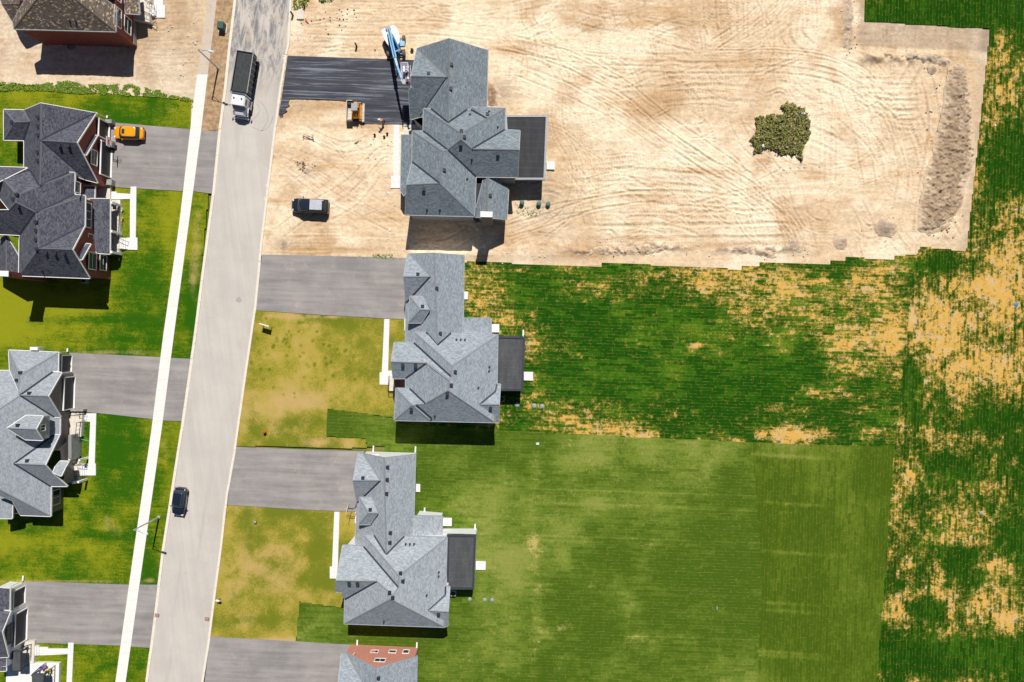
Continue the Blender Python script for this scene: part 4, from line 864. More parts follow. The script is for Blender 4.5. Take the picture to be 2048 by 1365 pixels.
# ---- bottom brick house, cut by the frame
I=House('pink brick gabled house with light grey roof at the bottom edge of the photo','new houses along the east side of the road',(400,1095),dict(
 a=(1160,870,4),a2=(1207,875),b=(1440,995),c=(1778,898,4),d=(1770,1420,4),dd=(1768,1600,4),e=(1450,1750),f=(1650,1640,5.9),h=(1330,1640,5.9),kk=(1150,1620,4),k=(1155,1330,4),i=(1352,1145),j=(1128,1150),
 m=(1240,1640,5.9),y=(2000,1650,5.9),o=(1640,1900),n=(1240,2100,5.9),S1=(2010,2200,5.9)),
 [('a a2 i j','N'),('j i k','S'),('b a2 i k kk h e','W'),('b c d dd f e','E'),('m h e f y o','N'),('m n o','W'),('o y S1','E'),('n o S1','S')],M_RF_F,M_FGREY,scale=4.096,ridge_light=M_CAP_F)
I.walls(['a','c','dd','kk'],M_BRICKP,4,inset=.4); I.walls(['m','y','S1','n'],M_BRICKP,5.9,name='rear_wall')
for x0,x1,zz in ((1408,1462,0),(1555,1608,0)): I.window(1778,815,'N',x0,845,x1,845,.75,M_FWHITE)
I.window(1778,815,'N',1672,842,1712,843,1.0,M_FWHITE,fw=.14); I.window(1778,815,'N',1440,912,1520,914,.9,M_FWHITE,cols=2)
vents(I,[(1463,1070)]); I.spout(1265,870,1288,808,3.9,.9); I.spout(1775,895,1776,828,3.9,.9)
I.slab([(1278,812),(1370,820),(1362,838),(1278,832)],0,.25,M_PATH,'side_step')
# ---- charcoal roofed brick house (upper left)
GW='finished houses along the west side of the road'
Bq=House('red brick two storey house with charcoal roof and orange car on its driveway',GW,(0,180),dict(
 n1=(38,200,3.5),n2=(243,205),n3=(305,322),n4=(148,327),n5=(243,512),n6=(38,508,3.5),A=(410,135),B=(400,970),h=(310,822,5.9),hh=(275,822),hk=(243,785,3.5),
 C=(970,235,3.6),i=(412,512),j=(775,536,8.0),k=(865,910),l=(985,940,3.6),kz=(757,870),h2=(700,835,5.9),
 P0=(-80,775,5.9),P1=(275,788,5.9),X0=(35,908),Xm=(-80,960),X1=(170,1063),X2=(90,1214),X3=(-80,1000),
 kq=(755,838,5.9),K1=(755,1060,5.9),V=(362,1240),Xb=(158,1138),S1=(200,1471),S2=(-80,1455),S3=(-80,1216),K2=(860,1070,5.9),K3=(857,1372,5.9),i2=(390,1606),s5=(190,1879,5.9),s6=(195,1521,5.9),
 j3=(730,1617,9.5),s7=(905,1906,5.9)),
 [('n1 n2 n3 n4','N'),('n1 n4 n6','W'),('n4 n3 n5 n6','S'),('A n2 n3 n5 hk hh h B i','W'),('A C i','E'),('C i j','N'),('i j l k','S'),('i k kz h2 B','E'),
  ('hh h B X1 X0','N'),('h2 kq B','N'),('P0 P1 X0 Xm','N'),('X0 X1 Xb X2 X3','W'),('kq K1 V Xb X1 B','E'),('K1 K2 V','N'),('Xb V S1 S2 S3 X2','S'),('K2 K3 i2 V','E'),('V i2 s5 s6 S1','W'),('K3 i2 j3','N'),('i2 j3 s7 s5','S')],
 M_RF_B,M_FWHITE,g0=.75,ridge_light=M_CAP_B)
Bp=lower(Bq,dict(Q0=(905,1100),Q1=(960,1101),Q2=(1113,1103,2.8),Q3=(1110,1661,2.8),Q4=(985,1651),Q5=(920,1581)),[('Q0 Q1 Q2 Q3 Q4 Q5','E',.3)],'porch_roof')
Bu=lower(Bq,dict(U1=(800,975),U2=(958,975,2.9),U3=(955,1102,2.9),U4=(800,1100)),[('U1 U2 U3 U4','E',.3)],'entry_roof')
Bn=lower(Bq,dict(g1=(925,462),g2=(983,462,3.7),g3=(868,662,6.2),g4=(818,630)),[('g1 g2 g3 g4','N')],'gable_return_roof',g0=.9)
Bm=lower(Bq,dict(g1=(870,1555),g2=(915,1560,6.1),g3=(825,1720,8.0),g4=(778,1705)),[('g1 g2 g3 g4','N')],'gable_return_roof',g0=.9)
Br=lower(Bq,dict(R1=(60,1466),R2=(60,1846),R3=(192,1690,4.6),R4=(186,1878,4.6),R5=(-80,1846),R6=(-80,1560)),[('R1 R3 R4 R2','E'),('R1 R2 R5 R6','W')],'side_roof',g0=.7)
Bq.walls(['n1','n2',(262,209,3.5),'C','l',(985,960,3.6),(400,1000,5),'hk','n5','n6'],M_BRICK,3.5,inset=.35)
Bq.walls(['P0','P1',(300,822,5.9),'h2','kq','K1','K2','K3','s7','s5','s6',(195,1471,5.9),(-80,1471,5.9)],M_BRICK,5.9,inset=.35)
Br.walls(['R6','R3','R4','R5'],M_BRICK,4.6,name='side_wall',inset=.3)
Bq.slab([(1010,1112),(1215,1112),(1205,1665),(1010,1665)],0,0.7,M_CONC2,'porch_floor'); Bq.slab([(830,975),(1115,975),(1112,1100),(830,1100)],0,.5,M_CONC2,'entry_floor')
for yy in (1140,1430,1640): c=Bq.T(P(*Bq.fr(1125,yy),2.7)); MB().box((c[0],c[1],1.4),(.34,.34,2.7),-TH).build('post',M_FWHITE,Bq.root)
Bq.railing([(1215,1170),(1205,1440)],.7); Bq.railing([(1190,1490),(1290,1492)],.7,z1=.9); Bq.railing([(1200,1622),(1280,1618)],.7,z1=.9)
for q in range(4): Bq.slab([(1196+q*22,1498),(1222+q*22,1498),(1222+q*22,1610),(1196+q*22,1610)],0,.6-q*.13,M_PATH,'porch_step')
Bq.window(1118,800,'E',980,628,978,768,1.35,cols=1,rows=2)
Bq.window(1090,1380,'E',918,1155,914,1395,1.25,cols=3); Bq.window(1090,1380,'E',936,1468,934,1552,1.0)
Bq.window(1130,1780,'E',968,1655,966,1818,1.6,rows=2); Bq.window(1130,1780,'E',1074,1680,1072,1826,1.5,rows=2); Bq.window(1090,950,'E',810,945,808,1045,1.1)
Bq.window(1098,800,'E',1092,345,1090,510,2.4,M_FWHITE,name='garage_door',glass=M_DOOR,fw=.14,rec=.2); Bq.window(1118,800,'E',1118,565,1112,888,2.5,M_FWHITE,name='garage_door',glass=M_DOOR,fw=.14,rec=.2)
for y0,y1 in ((298,335),(515,575),(905,960)): Bq.slab([(1060,y0),(1128,y0),(1128,y1),(1060,y1)],0,1.1,M_GREYSTONE,'stone_pier')
Bq.chimney(-60,1830,90,1886,8.6,M_BRICK)
vents(Bq,[(391,281),(390,370),(390,460),(387,632),(387,718),(606,568),(697,568),(797,552),(127,330),(175,1062),(138,1107),(186,1180),(369,1338),(369,1424),(367,1515),(376,1610),(470,1648),(562,1652),(650,1656),(757,1622)],[(424,1826)])
Bq.spout(975,240,1085,290,3.4,.4,'N')

# ---- light grey house with dormer
C=House('light grey roofed house with gabled dormer and two front porches',GW,(0,670),dict(
 a=(88,155,3.3),b=(590,178,3.3),c=(200,410),d=(190,580),e=(98,362,3.3),b2=(585,372,3.3),f=(535,374),f2=(622,382,3.4),h=(485,622,6.3),g=(203,612),i=(612,832,3.4),i2=(550,832),
 m0=(-80,358,3.3),m1=(95,364,3.3),X=(-80,800),k1=(606,846,3.3),k2=(603,1012,3.3),n1=(545,1012),n2=(143,1303),Y=(-80,1215),e5=(515,1532,3.3),e6=(512,1835,3.3),e7=(-80,1525),n3=(455,1318,6.5),n1b=(600,1012,3.4),n4=(525,1395),n5=(680,1532,3.3),
 s1=(205,1824,3.3),s0=(128,1682),sm=(-80,1600)),
 [('a b c','N'),('a c d e','W'),('b b2 f g d c','E'),('f f2 h g','N'),('g h i i2','S'),('m0 m1 d g X','N'),('g i2 k1 k2 n1 n2 Y X','E'),('Y n2 e5 e6 e7','E'),('n1 n1b n3 n2','N'),('n2 n3 n4 n5 e5','S'),('e7 e6 s1 s0 sm','S')],
 M_RF_C,M_FWHITE,g0=.66,ridge_light=None)
Cd=lower(C,dict(d1=(265,815),d2=(435,822,6.6),d3=(360,957),d4=(72,945,8.2),d5=(430,1067,6.6),d6=(255,1060)),[('d4 d1 d2 d3','N'),('d4 d3 d5 d6','S')],'dormer_roof',g0=.75)
Cb=lower(C,dict(b1=(535,1390,5.6),b2=(560,1330,5.2),b3=(603,1278,4.0),b4=(693,1282,3.6),b5=(660,1340,4.8),b6=(618,1430,5.4)),[('b1 b2 b3 b4 b5 b6','N')],'gable_return_roof',g0=.8)
Cl=lower(C,dict(r1=(-80,1560),r2=(128,1684,3.3),r3=(122,1858,3.3),r4=(-80,1856)),[('r1 r2 r3 r4','E')],'side_roof',g0=.6)
Cd.walls(['d1','d2','d5','d6'],M_GREYS,6.9,name='dormer_wall',inset=.12,base=5.0)
C.walls(['a','b','b2',(620,385,3.4),'i','k1','k2',(600,1012,3.4),'n5','e5','e6',(205,1824,3.3),(120,1840,3.3),(-80,1840,3.3),'m0','m1','e'],M_TAUPE,3.3,inset=.3)
C.window(665,600,'E',622,575,620,635,.9,M_FWHITE,fw=.09)
C.win(Vector(Cd.P[Cd.iv['d2']].xy)+EX*-.1+NX*-1.25,Vector(Cd.P[Cd.iv['d5']].xy)+EX*-.1+NX*1.35,EX,6.65-.6,.85,M_FWHITE,cols=2)
C.window(722,300,'E',714,210,710,372,2.2,M_FWHITE,name='garage_door',glass=M_DOOR,fw=.12,rec=.2); C.window(752,600,'E',744,428,740,742,2.3,M_FWHITE,name='garage_door',glass=M_DOOR,fw=.12,rec=.2)
C.window(640,1640,'E',602,1560,598,1700,1.5,M_FWHITE,cols=2); C.window(720,1150,'E',690,1060,688,1250,1.6,M_FWHITE,cols=2)
C.slab([(640,790),(832,792),(818,1030),(640,1030)],0,.75,M_CONC2,'porch_floor'); C.railing([(712,770),(812,772),(812,800)],.75); C.railing([(818,880),(805,1030),(735,1030)],.75); C.railing([(815,800),(862,802)],.75,z1=.5); C.railing([(822,878),(862,880)],.75,z1=.5)
C.slab([(650,1285),(800,1282),(795,1500),(650,1500)],0,.75,M_CONC2,'porch_floor'); C.slab([(655,750),(840,755),(838,775),(655,772)],0,1.1,M_GREYSTONE,'stone_pier')
C.railing([(790,1310),(868,1310)],.75,z1=.4); C.railing([(790,1425),(865,1425)],.75,z1=.4)
for q in range(4): C.slab([(795+q*19,1308),(816+q*19,1308),(816+q*19,1428),(795+q*19,1428)],0,.64-q*.14,M_PATH,'porch_step')
for x,y in ((700,1260),(800,1268),(735,1500),(790,1490)): c=C.T(P(*C.fr(x,y),2.2)); MB().box((c[0],c[1],1.1),(.28,.28,2.2),-TH).build('post',M_FWHITE,C.root)
C.slab([(690,1015),(722,1015),(722,1250),(690,1250)],0,2.4,M_GREYSTONE,'bay_wall')
C.slab([(302,122),(382,125),(380,156),(302,154)],2.2,3.6,M_FWHITE,'chimney_box')
vents(C,[(212,383),(176,459),(302,590),(281,1273)],[(514,1084)]); Cd.vent(186,915); C.spout(597,180,686,172,3.5,.5)
MB().add([C.T(P(*C.fr(x,y),z)) for x,y,z in ((765,1035,.6),(830,1055,.2),(905,1075,.15),(905,1082,.15),(830,1062,.2),(765,1042,.6))],[(0,1,4,5),(1,2,3,4)]).build('garden_hose',plain('green_hose',(0.1,0.5,0.3)),C.root)

# ---- white house, cut by the lower left corner
Dh=House('white walled house with dark roof and two flat topped porch columns',GW,(0,1095),dict(
 a=(-120,400,3.7),b=(100,418,3.6),b2=(98,632,3.6),f=(40,640),t0=(-120,640),g=(-60,800),f2=(105,648,3.9),h=(20,858),i2=(85,1110,3.9),i3=(-120,1120),k=(65,1120),k2=(62,1260,3.2),k3=(-120,1260)),
 [('a b b2 f t0','E'),('f f2 h g t0','N'),('g h i2 i3','S')],M_RF_B,M_FWHITE,g0=.7,ridge_light=M_CAP_B)
Dl=lower(Dh,dict(k1=(-120,1115),k2=(65,1120,3.4),k3=(62,1252,3.4),k4=(-120,1252)),[('k1 k2 k3 k4','E')],'porch_roof')
Dh.walls(['a','b','b2',(105,648,3.9),'i2',(85,1250,3.9),(-120,1250,3.9)],M_WHITEW,3.7,inset=.45)
Dh.window(252,500,'E',243,395,241,560,2.3,M_FWHITE,name='garage_door',glass=M_DOOR,fw=.13,rec=.2); Dh.window(270,800,'E',264,620,260,930,2.4,M_FWHITE,name='garage_door',glass=M_DOOR,fw=.13,rec=.2)
Dh.window(268,880,'E',140,770,138,940,1.3,M_FDARK,cols=2,rows=2,fw=.22)
Dh.slab([(100,975),(350,945),(342,1175),(270,1178),(100,1250)],0,.55,M_CONC2,'porch_floor'); Dh.slab([(60,1200),(400,1168),(598,1172),(590,1500),(60,1500)],0,.5,M_FWHITE,'terrace_floor')
for q in ((128,1060,205,1248),(328,1292,440,1500)):
    Dh.slab([(q[0],q[1]),(q[2],q[1]),(q[2],q[3]),(q[0],q[3])],2.6,2.9,M_MEMB2,'canopy_roof'); Dh.slab([(q[0]-6,q[1]-6),(q[2]+4,q[1]-6),(q[2]+4,q[3]+4),(q[0]-6,q[3]+4)],2.2,2.62,M_FDARK,'canopy_beam')
    for x,y in ((q[0],q[1]),(q[2],q[1]),(q[2],q[3])): c=Dh.T(P(*Dh.fr(x,y),2.2)); MB().box((c[0],c[1],1.2),(.2,.2,2.3),-TH).build('post',M_FDARK,Dh.root)
Dh.railing([(200,1010),(320,975),(318,1100)],.55); Dh.railing([(370,1250),(465,1165)],.55); Dh.railing([(470,1260),(560,1190),(555,1400)],.55)
Dh.slab([(345,1000),(370,1000),(370,1095),(345,1095)],0,.45,M_PATH,'porch_step'); Dh.slab([(370,1000),(392,1000),(392,1095),(370,1095)],0,.3,M_PATH,'porch_step')
Dh.spout(100,420,236,335,3.4,.7)

# ---- brown roofed brick house at the top left
A_=House('dark red brick house with speckled brown roof on bare dirt at top left',GW,(0,0),dict(
 s1=(140,295,5.9),s2=(1168,322,5.9),s3=(1175,76,5.9),ap=(520,-200),at=(700,-420),tr=(1000,-120),vv=(1050,-15),w1=(225,45),w2=(130,222),w3=(300,-60),
 T1=(22,46,4.6),T2=(225,44),T3=(130,226),T4=(-40,-120),T5=(300,-120)),
 [('s1 s2 ap','S'),('ap s2 s3 vv tr at','E'),('s1 ap w3 w1 w2','W'),('T4 T5 T2 T1','W',.35),('T1 T2 T3','S')],M_RF_A,M_FGREY,g0=.68)
Ap=lower(A_,dict(q1=(1250,-120),q2=(1392,-120,2.9),q3=(1412,146,2.9),q4=(1268,138)),[('q1 q2 q3 q4','E',.3)],'porch_roof')
A_.walls(['s1','s2','s3',(1175,-300,5.9),(200,-300,5.9)],M_BRICK,5.8,inset=.3)
A_.slab([(1262,155),(1385,175),(1388,470),(1270,455)],0,.9,M_GREYSTONE,'stone_skirt',hz=0)
A_.window(1388,300,'E',1222,110,1220,290,1.6,M_FWHITE,rows=2); A_.window(1388,300,'E',1322,210,1320,358,1.6,M_FWHITE,rows=2); A_.window(1388,300,'E',1222,-40,1220,28,1.5,M_FWHITE)
for x0,x1,yy,ht in ((700,780,360,.6),(670,720,405,.5),(960,1010,415,.5),(830,880,325,.4),(400,450,405,.5)): A_.window(1168,459,'S',x0,yy,x1,yy,ht,M_FWHITE,fw=.08)
A_.slab([(1340,195),(1512,225),(1510,-200),(1340,-200)],0,1.0,M_CONC2,'porch_floor'); A_.railing([(1490,30),(1560,60),(1558,90)],1.0,z1=.5); A_.railing([(1450,130),(1562,180),(1562,225)],1.0,z1=.3)
for q in range(3): A_.slab([(1505+q*24,45),(1531+q*24,45),(1531+q*24,160),(1505+q*24,160)],0,.75-q*.22,M_PATH,'porch_step')
c=A_.T(P(*A_.fr(735,470),0)); MB().lathe((c[0],c[1],0),[(.75,0),(.75,.35),(.68,.35),(.68,.05)],20).build('window_well',plain('galvanised_well',(0.5,0.55,0.6),0.4,0.4),A_.root)
vents(A_,[],[(706,215),(766,218)])
# ------------------------------------------------------------------ piles, berms and weeds
M_PILE=None
def soil_fn(poly,hmax,slope,tint=(0.30,0.235,0.19),seed=1,rough=0.25):
    W=np.array(pxw(poly))
    def fn(X,Y,U,V):
        d=np.full(X.shape,1e9)
        for i in range(len(W)):
            a=W[i-1];b=W[i];ab=b-a;L2=(ab**2).sum()+1e-9; t=np.clip(((X-a[0])*ab[0]+(Y-a[1])*ab[1])/L2,0,1); d=np.minimum(d,np.hypot(X-a[0]-t*ab[0],Y-a[1]-t*ab[1]))
        ins=inpoly(X,Y,[tuple(w_) for w_ in W]); d=np.where(ins,d,-0.02)
        n1=fbm(X,Y,1.6,seed,4); n2=fbm(X,Y,0.45,seed+9,3); cl=(_h(np.floor(X/0.3),np.floor(Y/0.3),seed)>0.86)*0.14
        z=hmax*(1-np.exp(-np.maximum(d,0)*slope/hmax))*(0.75+0.5*n1)+np.clip(d,0,.5)*2*((n2-.5)*rough+cl*rough*2)
        z=np.where(d<0.02,0.0,z)
        c=np.array(tint)*(0.75+0.6*n2[...,None])*(0.85+0.35*n1[...,None]); li=sstep(fbm(X,Y,0.8,seed+40,4),0.55,0.7)[...,None]*0.5
        c=c*(1-li)+np.array((0.62,0.5,0.38))*li; ed=(1-sstep(d+(n1-.5)*2.4+(n2-.5)*1.2,0.0,1.1))[...,None]; c=c*(1-ed)+np.array((0.70,0.56,0.40))*(.7+.5*n2[...,None])*ed
        return dict(z=z,Col=np.clip(c,.02,.9))
    return fn
def pile(name,poly,hmax,slope,label,cat,seed,tint=(0.34,0.265,0.205),rough=.25,group=None):
    o=grid_sheet(name,[poly],0.10,soil_fn(poly,hmax,slope,tint,seed,rough),M_SAND,0.03,kind=None,label=label,cat=cat)
    if group: o['group']=group
    return o
def fz(org,k,pts): return [(org[0]+x/k,org[1]+y/k) for x,y in pts]
def ragged(pts,amp,seed,n=5):
    r=random.Random(seed); out=[]
    for (a,b),(c,d) in zip(pts,pts[1:]+pts[:1]):
        for i in range(n): t=i/n; out.append((a+(c-a)*t+r.uniform(-amp,amp),b+(d-b)*t+r.uniform(-amp,amp)))
    return out
pile('soil_berm',ragged(fz((1600,60),2.73,[(800,215),(860,180),(900,195),(930,330),(940,480),(958,700),(908,830),(880,960),(800,1085),(700,1128),(640,1090),(650,960),(680,800),(735,600),(765,480),(790,350)]),1.6,2),1.2,0.5,'long brown topsoil berm curving down the right side of the sand lot','soil mound',11,(0.38,0.285,0.195),.6)
def disc(u,v,ru,rv,n=16,seed=0):
    r=random.Random(seed); return [(u+ru*r.uniform(.82,1.1)*math.cos(2*math.pi*i/n),v+rv*r.uniform(.82,1.1)*math.sin(2*math.pi*i/n)) for i in range(n)]
pile('soil_pile',disc(1773,456,24,20,seed=3),.9,0.7,'widest round grey brown soil heap at the bottom right of the sand','soil heap',13)
pile('soil_pile',disc(1681,484,15,18,seed=4),.8,0.7,'small round soil heap at the end of the tyre tracks','soil heap',14)
pile('soil_pile',disc(1592,495,14,15,seed=5),.7,0.6,'rough heap with rubble beside the grass edge, at the end of the low bank','soil heap',15)
pile('soil_pile',disc(1864,139,10,10,seed=6),.7,0.7,'small dark soil heap under the northern bank, near the berm top','soil heap',16)
pile('soil_pile',ragged(fz((760,60),5.055,[(1088,510),(1150,530),(1195,600),(1220,680),(1190,770),(1088,770)]),1.2,5),.8,0.6,'brown dirt bank against the east wall of the slate roofed house','soil heap',17,(0.30,0.20,0.13))
pile('soil_pile',disc(568,489,13,12,seed=8),.4,0.5,'low brown heap near the road edge south of the black van','soil heap',18)
pile('soil_pile',disc(616,340,9,10,seed=9),.35,0.5,'dark ash coloured heap in the sandy front yard','soil heap',19,(0.20,0.16,0.14))
pile('soil_pile',ragged([(1688,10),(1700,0),(1708,30),(1704,70),(1696,98),(1688,95),(1684,60)],2,12),.9,0.7,'narrow rubble bank with pale stones along the top field edge','soil heap',20,(0.42,0.34,0.27))
pile('soil_pile',disc(1729,117,10,11,seed=21),.6,0.6,'small rough heap at the west end of the northern bank','soil heap',21)

def m_leaf(name,cols):
    k=NB(name); r=k.n('ShaderNodeNewGeometry').outputs['Random Per Island']; cr=k.n('ShaderNodeValToRGB'); k.put(cr.inputs[0],r); cr.color_ramp.interpolation='CONSTANT'
    e=cr.color_ramp.elements; e[0].position=0; e[0].color=(*cols[0],1); e[1].position=1/len(cols); e[1].color=(*cols[1],1)
    for i,c in enumerate(cols[2:],2): x=e.new(i/len(cols)); x.color=(*c,1)
    k.col(cr.outputs[0]); return k.done(0.7,0,0.2)
M_LEAF=m_leaf('weed_leaves',[(0.10,0.14,0.02),(0.22,0.26,0.04),(0.13,0.19,0.04),(0.38,0.34,0.09),(0.06,0.08,0.02),(0.45,0.33,0.19),(0.30,0.22,0.11),(0.30,0.31,0.06),(0.18,0.14,0.07)])
M_LEAFG=m_leaf('green_weed_leaves',[(0.10,0.20,0.015),(0.20,0.32,0.03),(0.07,0.14,0.02),(0.34,0.40,0.05),(0.14,0.24,0.03)])
def weeds(polys,n,mat,name,label,size=(.10,.24),hmax=.5,seed=1,clump=0.0,cat='weeds',mound=None,edge=1.0,z0=0.03):
    r=np.random.RandomState(seed); vs=[];fs=[]; k=0
    W=[pxw(p) for p in polys]; per=max(1,n//len(W))
    for w_ in W:
        xs=[p[0] for p in w_];ys=[p[1] for p in w_]; cnt=0
        X=r.uniform(min(xs),max(xs),per*6); Y=r.uniform(min(ys),max(ys),per*6); ok=inpoly(X,Y,w_)
        if clump: ok&=(fbm(X,Y,clump,seed,3)>r.uniform(.28,.56,X.shape))
        X=X[ok][:per];Y=Y[ok][:per]
        for x,y in zip(X,Y):
            b=(mound(x,y) if mound else 0)+z0; h=r.uniform(.02,hmax); s=r.uniform(*size); a=r.uniform(0,6.28); t=r.uniform(-.6,.6); t2=r.uniform(-.6,.6)
            ca,sa=math.cos(a),math.sin(a)
            q=[(-s,-s*.35),(0,-s*.55),(s,0),(0,s*.55)]
            for px_,py_ in q: vs.append((x+px_*ca-py_*sa,y+px_*sa+py_*ca,b+h+px_*t+py_*t2))
            fs.append((k,k+1,k+2,k+3)); k+=4
    me=bpy.data.meshes.new(name); me.from_pydata(vs,[],fs); me.materials.append(mat); o=link(bpy.data.objects.new(name,me)); tag(o,label,cat,None,'stuff'); return o
WP=fz((1440,180),8.03,[(480,820),(570,660),(570,440),(650,430),(700,480),(740,420),(860,410),(990,430),(1030,360),(960,270),(1080,210),(1160,220),(1220,280),(1340,310),(1380,400),(1440,540),(1440,700),(1400,820),(1330,900),(1310,1040),(1320,1160),(1230,1060),(1080,1050),(920,1020),(800,930),(700,960),(600,1010),(530,1030),(560,930)])
wm=pile('weed_mound',ragged(WP,2.2,31,4),.8,0.5,'sandy mound overgrown with dark weeds in the middle of the sand lot','mound',33,(0.17,0.13,0.06))
_bm=BVHTree.FromObject(wm,bpy.context.evaluated_depsgraph_get()) if False else BVHTree.FromPolygons([tuple(v.co) for v in wm.data.vertices],[tuple(p.vertices) for p in wm.data.polygons])
def _mz(x,y):
    h=_bm.ray_cast(Vector((x,y,9)),Vector((0,0,-1))); return h[0].z if h[0] is not None else 0
weeds([ragged(WP,2.5,32,4)],11000,M_LEAF,'weed_cover','dark green weeds covering the mound in the sand',(.06,.17),.38,3,clump=.45,mound=_mz,z0=0)
weeds([ragged(WP,1.5,35,4)],500,M_LEAF,'tall_weeds','taller dark weed stems standing in the weedy mound',(.10,.24),.7,9,clump=.7,mound=_mz,z0=.1)
weeds([ragged(fz((0,0),5.055,[(-60,825),(150,840),(420,850),(700,820),(860,850),(1200,860),(1380,870),(1560,910),(1700,950),(1930,1010),(1900,1030),(1500,985),(1100,955),(500,930),(-60,925)]),2.2,77,4)],7000,M_LEAFG,'weed_strip','strip of tall bright weeds between the dirt and the lawn',(.05,.14),.12,4,clump=.8)
weeds([[(590,-20),(625,-20),(620,8),(600,22),(586,20)],[(628,-20),(675,-20),(668,3),(640,6)]],500,M_LEAFG,'roadside_weeds','weeds beside the road at the top edge',(.08,.2),.35,5,clump=.9)
weeds([fz((760,240),5.055,[(1350,820),(1420,880),(1650,900),(1600,980),(1500,990),(1380,950)]),[(700,512),(810,514),(808,520),(700,517)],[(745,510),(785,508),(785,518),(745,516)]],220,M_LEAFG,'sparse_weeds','sparse weeds on bare soil near the new houses',(.05,.13),.15,6,clump=.7)
pile('soil_bank',ragged(fz((1560,0),4.197,[(820,450),(900,425),(1000,440),(1100,425),(1200,470),(1300,430),(1400,480),(1440,520),(1380,562),(1250,535),(1150,512),(1040,525),(940,520),(850,480)]),1.8,51),.7,0.7,'broken bank of dark and pale soil along the north edge of the sand','soil bank',51,(0.42,0.34,0.27),.6)
pile('soil_bank',ragged(fz((1000,300),3.15,[(490,645),(600,615),(750,602),(900,590),(1030,612),(1050,640),(900,662),(700,662),(560,672)]),1.8,52),.5,0.6,'low rubble bank above the sod edge, left of the two','soil bank',52,(0.42,0.32,0.23),.6)
pile('soil_bank',ragged(fz((1000,300),3.15,[(1400,620),(1500,600),(1600,612),(1740,640),(1740,686),(1600,662),(1430,650)]),1.8,53),.5,0.6,'low rubble bank above the sod edge, right of the two','soil bank',53,(0.42,0.32,0.23),.6)
# litter and stones
M_STONE=plain('pale_stone',(0.62,0.56,0.50),0.9,0,0.2,6); M_LITTER=plain('white_litter',(0.85,0.86,0.9),0.6)
def stones(n,areas,seed,mat=M_STONE,name='loose_stones',label='pale loose stones scattered over the sand',smin=.05,smax=.16):
    r=random.Random(seed); mb=MB()
    for i in range(n):
        a=r.choice(areas); u=r.gauss(a[0],a[2]); v=r.gauss(a[1],a[3]); p=P(u,v,0); s=r.uniform(smin,smax)
        pr=[(s*.7,-.02),(s,s*.25),(s*.75,s*.55),(s*.25,s*.7)]; b=len(mb.v); mb.lathe((p.x,p.y,.04),pr,6)
        for j in range(b,len(mb.v)): x,y,z=mb.v[j]; mb.v[j]=(x+r.uniform(-.25,.25)*s,y+r.uniform(-.25,.25)*s,z)
    tag(mb.build(name,mat),label,'stones',None,'stuff')
stones(420,[(1240,503,50,7),(1540,500,40,7),(1350,500,60,6),(1773,456,16,12),(1592,495,10,9),(1100,500,60,12),(330,80,50,45),(640,70,40,25),(1800,118,50,9),(1550,330,40,14),(770,330,30,40),(1697,50,6,30),(360,110,16,40),(870,470,40,14)],5)
stones(260,[(1240,503,50,7),(1540,500,40,7),(1700,50,8,30),(1890,300,18,110),(1880,430,16,30),(650,40,40,25),(610,335,9,6)],6,plain('dark_clod',(0.16,0.12,0.09),0.95,0,0.3,6),'soil_clods','dark soil clods scattered on the sand',.05,.14)
for i,(u,v,a,b,l) in enumerate(((1606,228,.55,.2,'white scrap on the upper right edge of the weedy mound'),(1525.5,293,.22,.5,'white scrap at the lower left edge of the weedy mound'),(1572,288,.3,.15,'small white scrap in the middle of the weedy mound'),(778,459,.22,.3,'white paper scrap beside the shadow of the slate roofed house'),(775,385,.35,.2,'white scrap below the end pad of the concrete path'),(770,353,.2,.15,'white scrap left of the path end pad on the sand'))):
    p=P(u,v,.5); z=_mz(p.x,p.y)+.42 if 1500<u<1620 else .08
    mb=MB(); mb.add([(-a/2,-b/2,0),(a/2,-b/2,.03),(a/2,b/2,0),(0,b/2*1.2,.05),(-a/2,b/2,.02)],[(0,1,2,3,4)]); mb.add([(-a/2,-b/2,-.01),(a/2,-b/2,.02),(a/2,b/2,-.01),(0,b/2*1.2,.04),(-a/2,b/2,.01)],[(4,3,2,1,0)])
    o=mb.build('litter_scrap',M_LITTER); o.location=(p.x,p.y,z); tag(o,l,'litter')

# ------------------------------------------------------------------ vehicles
M_TYRE=plain('tyre_rubber',(0.02,0.02,0.022),0.85,0,0.2); M_RIM=gloss('alloy_rim',(0.5,0.5,0.52),0.3,0.8); M_LAMPW=gloss('headlamp',(0.8,0.82,0.85),0.1); M_LAMPR=gloss('tail_lamp',(0.5,0.02,0.02),0.2); M_CHROME=gloss('chrome',(0.7,0.7,0.72),0.15,0.9); M_BLKP=plain('black_plastic',(0.025,0.025,0.028),0.6)
M_CARGLASS=gloss('car_glass',(0.03,0.055,0.06),0.05)
def heading(du,dv): return math.atan2(-dv,du)      # image direction -> world angle
def wheel(root,x,y,r,w,name='wheel'):
    t=MB(); t.lathe((x,y,r),[(r*.72,-w/2),(r*.95,-w/2),(r,-w*.35),(r,w*.35),(r*.95,w/2),(r*.72,w/2)],18,'y'); o=t.build(name,M_TYRE,root,True)
    k=MB(); k.lathe((x,y,r),[(r*.15,-w*.46),(r*.66,-w*.44),(r*.7,-w*.3),(r*.7,w*.3),(r*.66,w*.44),(r*.15,w*.46)],12,'y'); k.build('rim',M_RIM,o); return o
